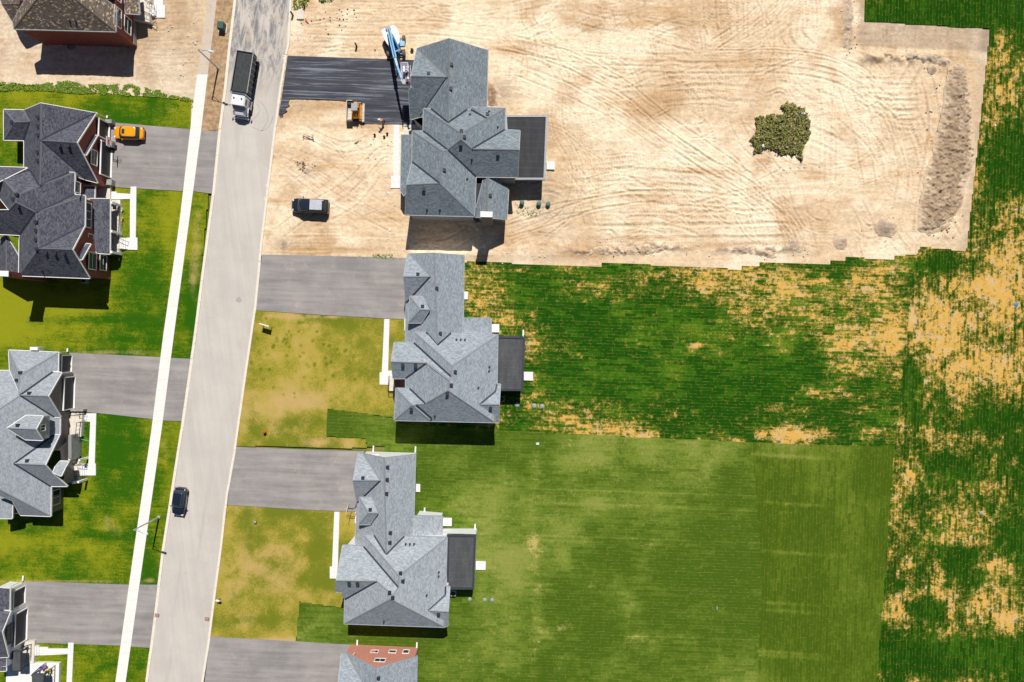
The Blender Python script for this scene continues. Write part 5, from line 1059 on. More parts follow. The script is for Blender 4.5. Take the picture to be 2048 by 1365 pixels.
def car(name,label,cat,uv,ang,L,W,H,paint,kind):
    p=P(uv[0],uv[1],H*.5); root=empty(name,(p.x,p.y,.10 if kind!='van' else .03),ang,label,cat); hw=W/2; gz=.22
    def ring(x,w,zt,zb=gz,ch=.07): return [(x,-w+ch,zb),(x,-w,zb+.12),(x,-w,zt-.14),(x,-w*.93,zt-.03),(x,-w*.70,zt),(x,w*.70,zt),(x,w*.93,zt-.03),(x,w,zt-.14),(x,w,zb+.12),(x,w-ch,zb)]
    bz=H*.60
    if kind=='van': pr=[(-L/2,.93,bz,.30),(-L/2+.12,.98,bz+.02,.25),(-L*.2,1,bz+.02,gz),(L*.1,1,bz,gz),(L*.27,1,bz-.02,gz),(L*.38,.97,bz-.10,gz),(L*.46,.88,bz-.22,.26),(L*.5,.72,bz-.36,.32)]
    elif kind=='hatch': pr=[(-L/2,.80,bz-.14,.34),(-L/2+.10,.90,bz-.02,.28),(-L*.40,.97,bz+.02,gz),(-L*.1,1,bz,gz),(L*.2,1,bz-.02,gz),(L*.33,.98,bz-.08,gz),(L*.43,.90,bz-.20,.26),(L*.48,.78,bz-.30,.3),(L*.5,.60,bz-.40,.34)]
    else: pr=[(-L/2,.78,bz-.10,.36),(-L/2+.10,.90,bz,.3),(-L*.38,.98,bz+.04,gz),(-L*.1,1,bz+.02,gz),(L*.2,1,bz,gz),(L*.34,.97,bz-.06,gz),(L*.43,.89,bz-.16,.26),(L*.48,.76,bz-.26,.3),(L*.5,.58,bz-.36,.34)]
    b=MB(); b.loft([ring(x,w*hw,zt,zb) for x,w,zt,zb in pr]); b.build('body',paint,root,True)
    # greenhouse
    x0,x1,t0,t1={'van':(-L*.485,L*.34,-L*.45,L*.22),'hatch':(-L*.40,L*.30,-L*.31,L*.17),'suv':(-L*.46,L*.24,-L*.36,L*.08)}[kind]
    def oct_(xa,xb,w,z,c): return [(xa,-w+c,z),(xa+c,-w,z),(xb-c*1.6,-w,z),(xb,-w+c*2.2,z),(xb,w-c*2.2,z),(xb-c*1.6,w,z),(xa+c,w,z),(xa,w-c,z)]
    zr=H-.03; g=MB(); g.loft([oct_(x0,x1,hw*.93,bz-.06,.12),oct_((x0+t0)/2-.02,(x1+t1)/2+.05,hw*.86,(bz+zr)/2,.12),oct_(t0,t1,hw*.76,zr-.02,.14)]); g.build('windows',M_CARGLASS,root,True)
    r=MB(); r.loft([oct_(t0-.03,t1+.03,hw*.775,zr-.04,.14),oct_(t0+.02,t1-.02,hw*.765,zr+.01,.16),oct_(t0+.25,t1-.22,hw*.66,H,.2)]); ro=r.build('roof',paint,root,True)
    if kind=='van':
        for s_ in (-1,1): MB().add([(x0+.02,s_*hw*.94,bz-.08),(t0,s_*hw*.78,zr-.02),(t1*.1,s_*hw*.78,zr-.02),(x0*.1,s_*hw*.94,bz-.08)],[(0,1,2,3)]).build('side_panel',paint,root)
        MB().box((-L*.215,0,H+.05),(L*.335,W*.74,.08),0,.98,.03).build('roof_panel',plain('pale_panel',(0.50,0.52,0.56),0.5),root)
        MB().box((-L*.43,0,H+.0),(.16,W*.6,.06)).build('rear_spoiler',M_BLKP,root)
    if kind=='hatch': MB().box((t1-.38,0,H+.002),(.42,W*.40,.03),0,1,.01).build('sunroof',M_CARGLASS,ro); MB().box((-L*.475,0,bz-.02),(.2,W*.55,.06),0,.9,.02).build('rear_spoiler',paint,root)
    if kind=='suv':
        for s_ in (-1,1): MB().bar((t0+.1,s_*hw*.66,H+.06),(t1-.1,s_*hw*.66,H+.06),.05,.05).build('roof_rail',M_CHROME,root)
    for s_ in (-1,1):
        MB().box((L*.455,s_*hw*.68,bz-.24),(.26,.34,.12),-s_*.35,.8,.03).build('headlight',M_LAMPW,root)
        MB().box((-L*.485,s_*hw*.78,bz-.12),(.16,.26,.18),s_*.2,.9,.03).build('tail_light',M_LAMPR,root)
        m=MB(); m.box((L*.17,s_*(hw+.12),bz+.04),(.13,.24,.15),s_*.2,.9,.03); m.build('wing_mirror',paint if kind!='van' else M_BLKP,root)
        for x in (-L*.31,L*.31): wheel(root,x,s_*(hw-.10),.34,.24)
    MB().box((L*.485,0,.42),(.10,W*.62,.2),0,.9,.03).build('front_bumper',M_BLKP,root); MB().box((-L*.495,0,.42),(.10,W*.7,.2),0,.9,.03).build('rear_bumper',M_BLKP,root)
    return root
car('parked_car','bright orange hatchback with black sunroof parked on the driveway','car',(257.5,266.5),heading(-1,-.035),4.45,1.85,1.5,gloss('orange_paint',(0.95,0.36,0.008),0.2,0,0.6),'hatch')
car('moving_car','dark navy car driving on the pale road near the kerb','car',(359,1004),heading(-.13,1),4.1,1.85,1.6,gloss('navy_paint',(0.018,0.024,0.05),0.16,0.2,0.8),'suv')
car('parked_van','black van with pale grey roof panel parked on bare sand','van',(619.5,412),heading(-1,-.045),5.35,2.05,1.95,gloss('black_paint',(0.02,0.028,0.045),0.2,0.1,0.8),'van')

# ---- dump truck
def dump_truck():
    rear=P(490.5,101,2.9); front=P(478,233,1.5); c=(rear+front)/2; d=(front.xy-rear.xy); L=d.length; a=math.atan2(d.y,d.x); h=L/2
    r=empty('dump_truck',(c.x,c.y,.06),a,'white cab dump truck with a long dark load box parked on the road','truck')
    WT=gloss('white_truck_paint',(0.85,0.86,0.88),0.25,0,0.5); BX=plain('dark_steel_box',(0.05,0.052,0.06),0.5,0.3,0.25,2); LD=plain('mesh_tarpaulin',(0.055,0.06,0.062),0.9,0,0.3,5); NV=gloss('navy_glass',(0.03,0.06,0.12),0.1)
    x0=-h; x1=-h+6.05
    MB().box((0.2,0,.85),(L-.8,.9,.35)).build('chassis',M_BLKP,r)
    b=MB()
    for s_ in (-1,1): b.bar((x0,s_*1.22,2.1),(x1,s_*1.22,2.1),.10,1.5); 
    b.box(((x0+x1)/2,0,1.35),(x1-x0,2.4,.12)); b.box((x0+.05,0,2.05),(.1,2.4,1.5)); b.box((x1-.05,0,2.15),(.1,2.5,1.7))
    bo=b.build('load_box',BX,r)
    MB().box(((x0+x1)/2,0,2.62),(x1-x0-.25,2.28,.06)).build('tarpaulin',LD,bo)
    for s_ in (-1,1):
        k=MB(); 
        for q in range(7): k.box((x0+.4+q*.87,s_*1.30,2.0),(.10,.08,1.35))
        k.bar((x0,s_*1.29,2.82),(x1,s_*1.29,2.82),.10,.12); k.build('side_ribs',M_FGREY,bo)
    MB().box((x1+.22,0,2.75),(.32,2.2,.25),0,1,.05).build('tarp_roller',M_CHROME,r)
    cx=x1+.45; cb=MB(); cb.loft([[(cx,-1.1,1.0),(cx,-1.1,2.6),(cx,-.95,2.78),(cx,.95,2.78),(cx,1.1,2.6),(cx,1.1,1.0)],[(cx+1.45,-1.1,1.0),(cx+1.45,-1.1,2.55),(cx+1.45,-.92,2.72),(cx+1.45,.92,2.72),(cx+1.45,1.1,2.55),(cx+1.45,1.1,1.0)]]); cb.build('cab',WT,r)
    MB().add([(cx+1.46,-1.0,1.95),(cx+1.46,1.0,1.95),(cx+1.2,.9,2.69),(cx+1.2,-.9,2.69),(cx+1.85,-.95,1.75),(cx+1.85,.95,1.75)],[(4,5,1,0),(0,1,2,3),(4,0,3),(5,2,1),(4,5,2,3)]).build('windshield',NV,r)
    hx=cx+1.5; f=h; hd=MB(); hd.loft([[(hx,-.98,.8),(hx,-.98,1.55),(hx,-.72,1.82),(hx,.72,1.82),(hx,.98,1.55),(hx,.98,.8)],[(f-.35,-.95,.7),(f-.35,-.9,1.42),(f-.35,-.66,1.66),(f-.35,.66,1.66),(f-.35,.9,1.42),(f-.35,.95,.7)],[(f-.05,-.8,.7),(f-.05,-.75,1.3),(f-.05,-.55,1.48),(f-.05,.55,1.48),(f-.05,.75,1.3),(f-.05,.8,.7)]]); hd.build('hood',WT,r)
    MB().box((f+.02,0,1.0),(.12,1.1,.75),0,.95,.03).build('grille',M_CHROME,r); MB().box((f+.12,0,.55),(.28,2.3,.32),0,.95,.06).build('bumper',M_CHROME,r)
    for s_ in (-1,1):
        fd=MB(); fd.loft([[(f-1.55,s_*.75,.9),(f-1.55,s_*1.2,.9),(f-1.55,s_*1.2,1.0),(f-1.55,s_*.75,1.1)],[(f-1.1,s_*.75,1.2),(f-1.1,s_*1.22,1.15),(f-1.1,s_*1.22,1.25),(f-1.1,s_*.75,1.38)],[(f-.5,s_*.75,1.15),(f-.5,s_*1.22,1.05),(f-.5,s_*1.22,1.15),(f-.5,s_*.75,1.32)],[(f-.12,s_*.75,.75),(f-.12,s_*1.15,.72),(f-.12,s_*1.15,.85),(f-.12,s_*.75,.95)]]); fd.build('fender',WT,r)
        MB().box((f-.15,s_*.98,.95),(.14,.28,.22),0,.9,.03).build('headlight',M_LAMPW,r)
        mm=MB(); mm.bar((cx+1.3,s_*1.1,2.2),(cx+1.5,s_*1.5,2.2),.04,.04); mm.box((cx+1.5,s_*1.5,2.0),(.08,.2,.6)); mm.build('wing_mirror',M_CHROME,r)
        ex=MB(); ex.tube((x1+.25,s_*1.12,.9),(x1+.25,s_*1.12,3.1),.09); ex.build('exhaust_stack',M_CHROME,r)
        tk=MB(); tk.tube((cx+.1,s_*1.1,.75),(cx+1.4,s_*1.1,.75),.3,n=12); tk.build('fuel_tank',M_CHROME,r)
        MB().add([(cx+.35,s_*1.105,1.8),(cx+1.25,s_*1.105,1.8),(cx+1.2,s_*1.105,2.5),(cx+.35,s_*1.105,2.5)],[(0,1,2,3)]).build('side_window',NV,r)
        for x in (f-.9,x0+.9,x0+2.2,x0+3.5): wheel(r,x,s_*1.05,.52,.34 if x>0 else .5)
    r.scale=(.97,.93,1)
    for s_ in (-.6,.6): MB().tube((cx+.5,s_,2.76),(cx+.5,s_,2.9),.12,.1,10).build('beacon',plain('dark_beacon',(0.05,0.04,0.12),0.3),r)
    return r
dump_truck()

# ---- people: one skinned body each
M_SKIN=plain('skin',(0.55,0.33,0.24),0.6,0,0.05); M_HIVIS=plain('orange_vest',(0.9,0.28,0.06),0.7,0,0.1); M_JEAN=plain('dark_trousers',(0.03,0.035,0.06),0.8,0,0.15); M_HATW=plain('white_hard_hat',(0.85,0.85,0.85),0.35,0,0.03); M_PURP=plain('dark_shirt',(0.06,0.035,0.10),0.8,0,0.1); M_PALE=plain('pale_shirt',(0.75,0.62,0.60),0.8,0,0.1)
def skin(name,pts,edges,rad,mat,parent):
    me=bpy.data.meshes.new(name); me.from_pydata(pts,edges,[]); o=bpy.data.objects.new(name,me); link(o,parent); m=o.modifiers.new('skin','SKIN'); m.use_smooth_shade=True
    for i,rr in enumerate(rad): me.skin_vertices[0].data[i].radius=(rr,rr*.85)
    me.skin_vertices[0].data[0].use_root=True; s_=o.modifiers.new('sub','SUBSURF'); s_.levels=1; s_.render_levels=1; me.materials.append(mat); return o
def person(uv,zf,ang,label,lean,arms,shirt,hat=M_HATW,stride=.12):
    p=P(uv[0],uv[1],zf+1.0); r=empty('person',(p.x,p.y,zf),ang,label,'person')
    def J(h): return (lean*max(0,h-.95)*1.0,0,0)   # the trunk bends forward from the hips
    hip=(0,0,.95); w_=(lean*.15,0,1.12); ch=(lean*.45,0,1.36); nk=(lean*.62,0,1.52); hd=(lean*.72+.03,0,1.63); tp=(lean*.78+.03,0,1.74)
    pts=[hip,w_,ch,nk,hd,tp]; ed=[(0,1),(1,2),(2,3),(3,4),(4,5)]; rad=[.15,.14,.17,.06,.10,.07]
    for s_ in (-1,1):
        b=len(pts); pts+=[(0,s_*.10,.88),(s_*stride*.6+.04,s_*.12,.50),(s_*stride,s_*.13,.08),(s_*stride+.16,s_*.14,.04)]; ed+=[(0,b),(b,b+1),(b+1,b+2),(b+2,b+3)]; rad+=[.10,.065,.045,.04]
        b=len(pts); a=arms[0] if s_<0 else arms[1]; sh=(ch[0]+.03,s_*.20,1.42); pts+=[sh,(sh[0]+a[0]*.5,s_*(.24+a[1]*.5),sh[2]+a[2]*.5-.05),(sh[0]+a[0],s_*(.24+a[1]),sh[2]+a[2])]; ed+=[(2,b),(b,b+1),(b+1,b+2)]; rad+=[.065,.048,.036]
        # palm, four fingers and thumb
        hb=len(pts); e=pts[-1]; dv=Vector((a[0],s_*a[1],a[2])); dv.normalize(); sd=Vector((0,1,0)).cross(dv); sd=sd.normalized() if sd.length>.1 else Vector((1,0,0)); pm=Vector(e)+dv*.07; pts.append(tuple(pm)); ed.append((hb-1,hb)); rad.append(.03)
        for q in range(4): pts.append(tuple(pm+dv*(.075+.01*(q in (1,2)))+sd*(q-1.5)*.02)); ed.append((hb,len(pts)-1)); rad.append(.009)
        pts.append(tuple(pm+sd*.05+dv*.02)); ed.append((hb,len(pts)-1)); rad.append(.011)
    skin('body',pts,ed,rad,M_SKIN,r)
    skin('shirt',[hip,w_,ch,(nk[0]-.01,0,1.47),(ch[0]+.03,-.21,1.42),(ch[0]+.03,.21,1.42)]+[(ch[0]+.03+(arms[i][0])*.45,s_*(.24+arms[i][1]*.5),1.37+arms[i][2]*.5) for i,s_ in ((0,-1),(1,1))],[(0,1),(1,2),(2,3),(2,4),(2,5),(4,6),(5,7)],[.17,.165,.19,.08,.085,.085,.062,.062],shirt,r)
    skin('trousers',[(0,0,.98),(0,-.10,.87),(-stride*.6+.04,-.12,.5),(-stride,-.13,.12),(0,.10,.87),(stride*.6+.04,.12,.5),(stride,.13,.12)],[(0,1),(1,2),(2,3),(0,4),(4,5),(5,6)],[.165,.115,.082,.062,.115,.082,.062],M_JEAN,r)
    f=MB(); 
    for s_ in (-1,1): f.box((hd[0]+.095,s_*.035,1.65),(.02,.022,.014)); 
    f.build('eyes',M_BLKP,r); MB().box((hd[0]+.115,0,1.61),(.035,.025,.04),0,.6).build('nose',M_SKIN,r); MB().box((hd[0]+.10,0,1.565),(.015,.05,.012)).build('mouth',plain('lips',(0.4,0.15,0.13)),r)
    for s_ in (-1,1): MB().box((hd[0],s_*.095,1.62),(.04,.03,.06),0,.8,.01).build('ear',M_SKIN,r)
    h=MB(); h.lathe((hd[0]-.005,0,1.66),[(.165,0),(.165,.015),(.125,.02),(.12,.07),(.09,.12),(.03,.145)],16); h.box((hd[0]+.12,0,1.668),(.12,.16,.014)); h.build('hard_hat',hat,r,True)
    return r
person((765,241),.12,heading(-1,.3),'worker in orange vest and hard hat on the fresh black driveway',.55,((.30,.02,-.42),(.34,.05,-.38)),M_HIVIS,M_HATW,.22)

# ---- boom lift
def boom_lift():
    BL=gloss('blue_lift_paint',(0.22,0.50,0.78),0.35,0,0.3); BD=gloss('deep_blue_paint',(0.03,0.20,0.50),0.35); WC=gloss('white_cowling',(0.80,0.83,0.88),0.35,0,0.3); TR=plain('sandy_tyre',(0.16,0.12,0.09),0.9,0,0.35,6)
    c=(P(806,72,.9)+P(772,86,.9)+P(775,106,.9)+P(806,106,.9))/4; base=Vector((c.x,c.y,0)); a=0.0
    r=empty('boom_lift',(base.x,base.y,.03),0,'blue and white boom lift with its arm raised to the slate roof','boom lift')
    def L(u,v,h): p=P(u,v,h); return Vector((p.x-base.x,p.y-base.y,h-.03))
    MB().box((0,0,.75),(1.5,2.2,.45),0,.95,.06).build('chassis',BD,r)
    for u,v in ((807,76),(771,86),(776,106.5),(807,106)):
        q=L(u,v,.9); o=MB(); o.lathe((q.x,q.y,.5),[(.3,-.22),(.47,-.2),(.5,-.12),(.5,.12),(.47,.2),(.3,.22)],16,'x'); w_=o.build('wheel',TR,r,True); o=MB(); o.lathe((q.x,q.y,.5),[(.1,-.2),(.28,-.18),(.28,.18),(.1,.2)],12,'x'); o.build('rim',BL,w_)
        MB().bar((0,q.y,.5),(q.x,q.y,.5),.16,.16).build('axle',BD,r)
    def plate(pts,z0,z1,mat,name):
        q=[L(u,v,z1)[:2] for u,v in pts]; mb=MB(); mb.prism(q,z0,z1); return mb.build(name,mat,r)
    plate(fz((740,40),10.5,[(240,230),(300,180),(345,180),(360,240),(395,370),(395,540),(355,500),(300,400)]),1.1,1.9,WC,'cowling')
    plate(fz((740,40),10.5,[(415,150),(470,115),(530,130),(590,230),(625,340),(620,470),(580,530),(555,500),(460,280)]),1.1,1.95,WC,'cowling')
    plate(fz((740,40),10.5,[(640,450),(725,445),(722,550),(628,550)]),.9,1.4,BL,'control_box')
    plate(fz((740,40),10.5,[(335,180),(415,150),(430,180),(440,520),(600,600),(590,640),(400,580)]),1.0,1.35,BD,'turntable')
    MB().box((L(776,56.5,2.2).x,L(776,56.5,2.2).y,2.0),(.75,.45,.5),.35,.9,.05).build('counterweight',M_FGREY,r)
    p0=L(777.5,60,2.45); p1=L(790.5,117,4.4); p2=L(795,133,5.0); p3=L(803,157,5.9)
    MB().bar(p0,p1,.48,.45).build('boom',BL,r); MB().bar(p0+Vector((0,0,.24)),p1+Vector((0,0,.24)),.16,.03).build('boom_cable_tray',M_CHROME,r)
    MB().bar(p1-(p1-p0).normalized()*.3,p2,.30,.30).build('boom_extension',gloss('pale_blue_paint',(0.45,0.62,0.80),0.35),r); MB().bar(p2,p3,.26,.26).build('jib',BL,r)
    m0=L(785,70,1.9); m1=L(799,100,2.6); MB().bar(m0,m1,.2,.2).build('lift_cylinder',BD,r); MB().tube(m1,L(789,104,3.9),.09).build('cylinder_rod',M_CHROME,r)
    # basket
    zf=5.5; cs=[L(u,v,zf) for u,v in ((804.5,132),(818,132),(818.5,169),(805,169))]; bk=MB(); bk.prism([q[:2] for q in cs],zf-.03,zf+.05)
    bo=bk.build('basket_floor',plain('basket_floor_mat',(0.45,0.42,0.50),0.7),r); rl=MB()
    for i in range(4):
        A,B=Vector(cs[i]),Vector(cs[(i+1)%4])
        for z in (.55,1.1): rl.bar((A.x,A.y,zf+z),(B.x,B.y,zf+z),.06,.06)
        n=4 if i%2 else 2
        for j in range(n+1): q=A.lerp(B,j/n); rl.bar((q.x,q.y,zf),(q.x,q.y,zf+1.1),.05,.05)
    rl.build('basket_rail',gloss('pale_rail_paint',(0.70,0.72,0.80),0.4),r)
    MB().box((L(808.5,140,zf+.7).x,L(808.5,140,zf+.7).y,zf+.75),(.32,.9,.6),0,.95,.04).build('control_panel',WC,r)
    A=L(820.5,131,zf+1.1);B=L(822,176,zf+1.1); MB().bar(A,B,.05,.05).build('side_bar',WC,r)
    return zf
zf=boom_lift()
person((812.5,149),zf+.08,heading(1,.15),'worker in dark shirt on the boom lift basket',.30,((.42,.02,-.15),(.40,.05,-.2)),M_PURP,plain('dark_hard_hat',(0.05,0.04,0.1),0.4))
person((813.5,162),zf+.08,heading(1,-.2),'worker in pale shirt at the lower end of the boom lift basket',.35,((.40,.05,-.25),(.35,.0,-.35)),M_PALE,M_HATW)

# ---- asphalt paver
def paver():
    OR=gloss('orange_machine_paint',(0.95,0.40,0.01),0.35,0,0.3); BE=plain('dusty_steel',(0.52,0.50,0.42),0.6,0.2,0.25,4); RU=plain('rusty_steel',(0.55,0.24,0.07),0.8,0,0.3,4)
    p=P(711,222,1.0); r=empty('asphalt_paver',(p.x,p.y,.10),-TH,'orange asphalt paver with grey canopy at the edge of the fresh asphalt','paver')
    hp=MB(); hp.box((-.95,.0,.45),(1.0,2.75,.1)); hp.bar((-1.25,-1.4,.85),(-1.25,1.4,.85),.10,.85); hp.bar((-1.25,1.38,.85),(-.45,1.38,.85),.10,.85); hp.bar((-1.25,-1.38,.85),(-.45,-1.38,.85),.10,.85); hp.build('hopper',BE,r)
    MB().box((-.80,1.1,.95),(1.05,.55,.25)).build('hopper_gate',M_BLKP,r)
    MB().box((.05,0,.75),(.9,2.2,.7),0,.92,.08).build('engine_body',OR,r)
    for y in (.95,-.85): MB().box((.05,y,1.15),(.55,.5,.45),.15,.85,.06).build('hood_cover',OR,r)
    MB().box((-.42,0,.62),(.4,2.4,.25),0,.9).build('auger_frame',RU,r)
    cp=MB(); cp.box((.12,.12,2.25),(.95,1.1,.09),0,.96,.03); cp.build('canopy',M_FGREY,r)
    for x,y in ((-.28,.6),(.5,.6),(-.28,-.36),(.5,-.36)): MB().tube((x,y,1.1),(x,y,2.22),.035).build('canopy_post',M_BLKP,r)
    MB().box((.35,.15,1.35),(.4,.4,.5),0,.9,.08).build('seat',M_BLKP,r)
    sc=MB(); sc.box((1.0,-.1,.3),(.45,2.7,.35),0,1,.04); sc.build('screed',BE,r); MB().box((.72,-.1,.5),(.35,2.5,.15)).build('walkway',RU,r)
    for s_ in (-1,1): MB().box((.1,s_*1.12,.32),(1.9,.3,.6),0,.9,.14).build('crawler_track',M_TYRE,r)
    MB().tube((.3,-.9,1.1),(.3,-.9,1.9),.06).build('exhaust_stack',M_CHROME,r)
    for y in (1.2,-1.3): MB().tube((.85,y,.5),(.85,y,1.1),.03).build('control_lever',M_BLKP,r)
paver()

# ---- street lamps
M_POLE=gloss('galvanised_pole',(0.55,0.56,0.60),0.4,0.4); M_LUM=plain('lamp_housing',(0.75,0.76,0.78),0.5)
def lamp(bu,bv,tip,h,label,pole_r=.11):
    b=P(bu,bv,0); r=empty('street_lamp',(b.x,b.y,.05),0,label,'street lamp','street lamps along the road')
    mb=MB(); mb.tube((0,0,0),(0,0,h),pole_r*1.25,pole_r*.75,12); mb.build('pole',M_POLE,r); MB().lathe((0,0,0),[(.26,0),(.26,.12),(.18,.2),(.14,.3)],12).build('base_plate',M_POLE,r)
    t=P(tip[0],tip[1],h+.3); d=Vector((t.x-b.x,t.y-b.y,0)); e=d.normalized(); L=d.length
    ar=MB(); ar.tube((0,0,h-.9),(e.x*L*.45,e.y*L*.45,h+.05),.035,.035); ar.tube((0,0,h-.05),(e.x*(L-.5),e.y*(L-.5),h+.3),.045,.04); ar.build('arm',M_POLE,r)
    lm=MB(); ang=math.atan2(e.y,e.x); lm.box((e.x*(L-.25),e.y*(L-.25),h+.32),(.75,.32,.14),ang,.75,.04); lm.build('lamp_head',M_LUM,r)
    return r
lamp(437,138,(425.5,104),6.85,'grey street lamp beside the bare dirt strip near the dump truck')
lamp(318,1035,(294,1068),6.85,'street lamp on the grass strip near the driving car')

# ---- basketball hoops
def hoop(bu,bv,ang,label):
    b=P(bu,bv,0); r=empty('basketball_hoop',(b.x,b.y,.10),ang,label,'basketball hoop','portable basketball hoops')
    MB().box((-.35,0,.16),(1.0,.75,.32),0,.85,.06).build('base',M_BLKP,r); m=MB(); m.tube((-.3,0,.2),(-.05,0,2.9),.05); m.bar((-.05,0,2.9),(.55,0,3.15),.06,.08); m.bar((-.1,0,2.5),(.55,0,2.85),.05,.05); m.build('pole',M_BLKP,r)
    MB().box((.62,0,3.15),(.05,1.35,.85)).build('backboard',plain('backboard',(0.80,0.80,0.84),0.3,0,.02),r); q=MB(); q.box((.66,0,3.05),(.02,.6,.45)); q.build('backboard_pad',plain('red_pad',(0.75,0.12,0.1)),r)
    h=MB()
    for i in range(16):
        a=2*math.pi*i/16;c=2*math.pi*(i+1)/16; h.bar((.95+.23*math.cos(a),.23*math.sin(a),3.0),(.95+.23*math.cos(c),.23*math.sin(c),3.0),.025,.025)
    h.build('rim',plain('orange_rim',(0.8,0.2,0.03)),r)
    n=MB()
    for i in range(12): a=2*math.pi*i/12; n.bar((.95+.22*math.cos(a),.22*math.sin(a),3.0),(.95+.13*math.cos(a+.3),.13*math.sin(a+.3),2.6),.012,.012)
    n.build('net',M_LITTER,r)
hoop(233,296,0.0,'red and white basketball hoop beside the orange car'); hoop(714,1009,math.pi-.25,'dark basketball hoop at the corner of the blue grey roofed garage')

# ---- yard furniture and utilities
def sign_board(u,v,ang,label):
    b=P(u,v,0); r=empty('site_sign',(b.x,b.y,.03),ang,label,'sign')
    for s_ in (-.62,.62): MB().box((s_,0,.85),(.09,.09,1.7)).build('post',M_FWHITE,r)
    MB().box((0,0,1.25),(1.15,.06,.85)).build('sign_board',M_FWHITE,r); MB().box((0,.0,1.72),(1.45,.12,.07)).build('top_rail',M_FWHITE,r)
sign_board(536.5,651,-.30,'white sign board on two posts on the yellowing lawn')
b=P(441,1197,0); r=empty('letter_box',(b.x,b.y,.03),-.2,'small white box on a post beside the kerb','post box'); MB().box((0,0,.45),(.08,.08,.9)).build('post',M_FDARK,r); MB().box((0,0,1.0),(.62,.22,.26),0,.92,.04).build('box',M_FWHITE,r)
def hydrant():
    b=P(531.5,864,0); r=empty('fire_hydrant',(b.x,b.y,.02),0,'red fire hydrant on the lawn near the road','fire hydrant'); RD=gloss('red_hydrant_paint',(0.75,0.07,0.02),0.4)
    m=MB(); m.lathe((0,0,0),[(.2,0),(.2,.05),(.14,.07),(.13,.62),(.18,.64),(.18,.68),(.14,.78),(.06,.86),(.05,.92)],14); m.build('barrel',RD,r,True)
    for d in ((1,0),(-1,0),(0,-1)): MB().tube((0,0,.48),(d[0]*.24,d[1]*.24,.48),.075).build('nozzle_cap',RD,r)
hydrant()
M_LID=plain('green_lid',(0.10,0.20,0.18),0.6,0,0.2,6); M_LIDG=plain('grey_blue_lid',(0.28,0.36,0.38),0.6,0,0.15,6)
def lid(u,v,h,label,mat,grp,rr=.32):
    b=P(u,v,h); m=MB(); m.lathe((0,0,0),[(rr,0),(rr,h*.6),(rr*1.08,h*.62),(rr*1.05,h-.03),(rr*.5,h),(rr*.12,h+.03)],18); o=m.build('septic_riser',mat,None,True); o.location=(b.x,b.y,.03); tag(o,label,'riser lid',grp)
lid(1044,405,.75,'green round riser nearest the wall beside the slate roofed house',M_LID,'green risers beside the slate roofed house'); lid(1078,407,.7,'middle one of three green risers on the sand',M_LID,'green risers beside the slate roofed house'); lid(1096.5,408,.6,'rightmost of three green risers on the sand',M_LID,'green risers beside the slate roofed house')
lid(1034.5,810,.12,'grey round lid nearest the sunroom shadow of the middle house',M_LIDG,'round lids in the sod of the middle house'); lid(1068.5,812,.12,'grey round lid with a black mark, middle of three on patchy sod',M_LIDG,'round lids in the sod of the middle house'); lid(1084.5,813,.12,'rightmost of three grey lids on patchy sod',M_LIDG,'round lids in the sod of the middle house')
lid(939.5,1199,.1,'grey lid nearest the shadow of the white walled house',M_LIDG,'round lids in the green sod',.26); lid(969.5,1200,.1,'middle one of three grey lids in the green sod',M_LIDG,'round lids in the green sod',.26); lid(984,1200.5,.1,'rightmost of three grey lids in the green sod',M_LIDG,'round lids in the green sod',.26)
M_LIDB=plain('blue_lid',(0.10,0.25,0.42),0.5); lid(2032,609,.1,'blue round lid in straw coloured sod near the right edge',M_LIDB,None,.32); lid(1963,1026,.1,'blue grey round lid in the patchy sod of the right field',M_LIDG,None,.26); lid(1882,1045,.06,'tiny pale lid in the straw patch of the right field',plain('pale_lid',(0.6,0.6,0.5)),None,.16); lid(1991,251,.1,'tiny white marker lid on dark sod by the top right sand edge',M_FWHITE,None,.13); lid(509.5,1045,.35,'grey round post in the front lawn of the white walled house',M_LIDG,None,.2)
b=P(1433,1216,0); m=MB(); m.tube((0,-.18,.12),(0,.22,.2),.13,.13,10); o=m.build('drain_pipe_end',M_LIDG); o.location=(b.x,b.y,.03); tag(o,'grey pipe end standing out of the green sod','pipe')
b=P(1075,888,0); m=MB(); m.box((0,0,.12),(.5,.36,.24),0,.9,.04); o=m.build('valve_box',plain('pale_green_box',(0.55,0.75,0.60),0.6)); o.location=(b.x,b.y,.03); tag(o,'pale green valve box in the sod south of the dry strip','valve box')
b=P(444,54,.5); r=empty('transformer_box',(b.x,b.y,.1),-math.radians(8),'dark green transformer box on the dirt strip','transformer'); GB=plain('dark_green_metal',(0.05,0.10,0.095),0.5); MB().box((0,0,.55),(.95,1.1,1.1),0,.95,.05).build('cabinet',GB,r); MB().box((0,-.56,.5),(.8,.03,.8)).build('cabinet_door',GB,r); MB().box((0,0,.04),(1.2,1.35,.1)).build('pad',M_CONC2,r)
b=P(601.5,30,0); r=empty('utility_pad',(b.x,b.y,.05),-TH,'pale concrete pad with dark posts beside the road','utility pad'); MB().box((0,0,.1),(1.1,1.5,.25),0,.97).build('pad',M_CONC2,r)
for u,v,l in ((609.5,14,'dark post right of the concrete pad'),(586,31,'dark post left of the concrete pad, by the kerb'),(713.5,93,'dark post alone on the sand north of the fresh driveway')):
    b=P(u,v,0); m=MB(); m.box((0,0,.55),(.24,.24,1.1),.3,.9,.03); o=m.build('utility_post',M_FDARK); o.location=(b.x,b.y,.03); tag(o,l,'post')
b=P(614.5,42,0); m=MB(); m.bar((-.2,.3,.1),(.2,-.4,.12),.12,.1); m.bar((-.3,.0,.1),(.15,-.3,.2),.08,.1); o=m.build('marker_stake',plain('orange_red',(0.7,0.2,0.08))); o.location=(b.x,b.y,.03); tag(o,'fallen orange marker stake beside the concrete pad','stake')
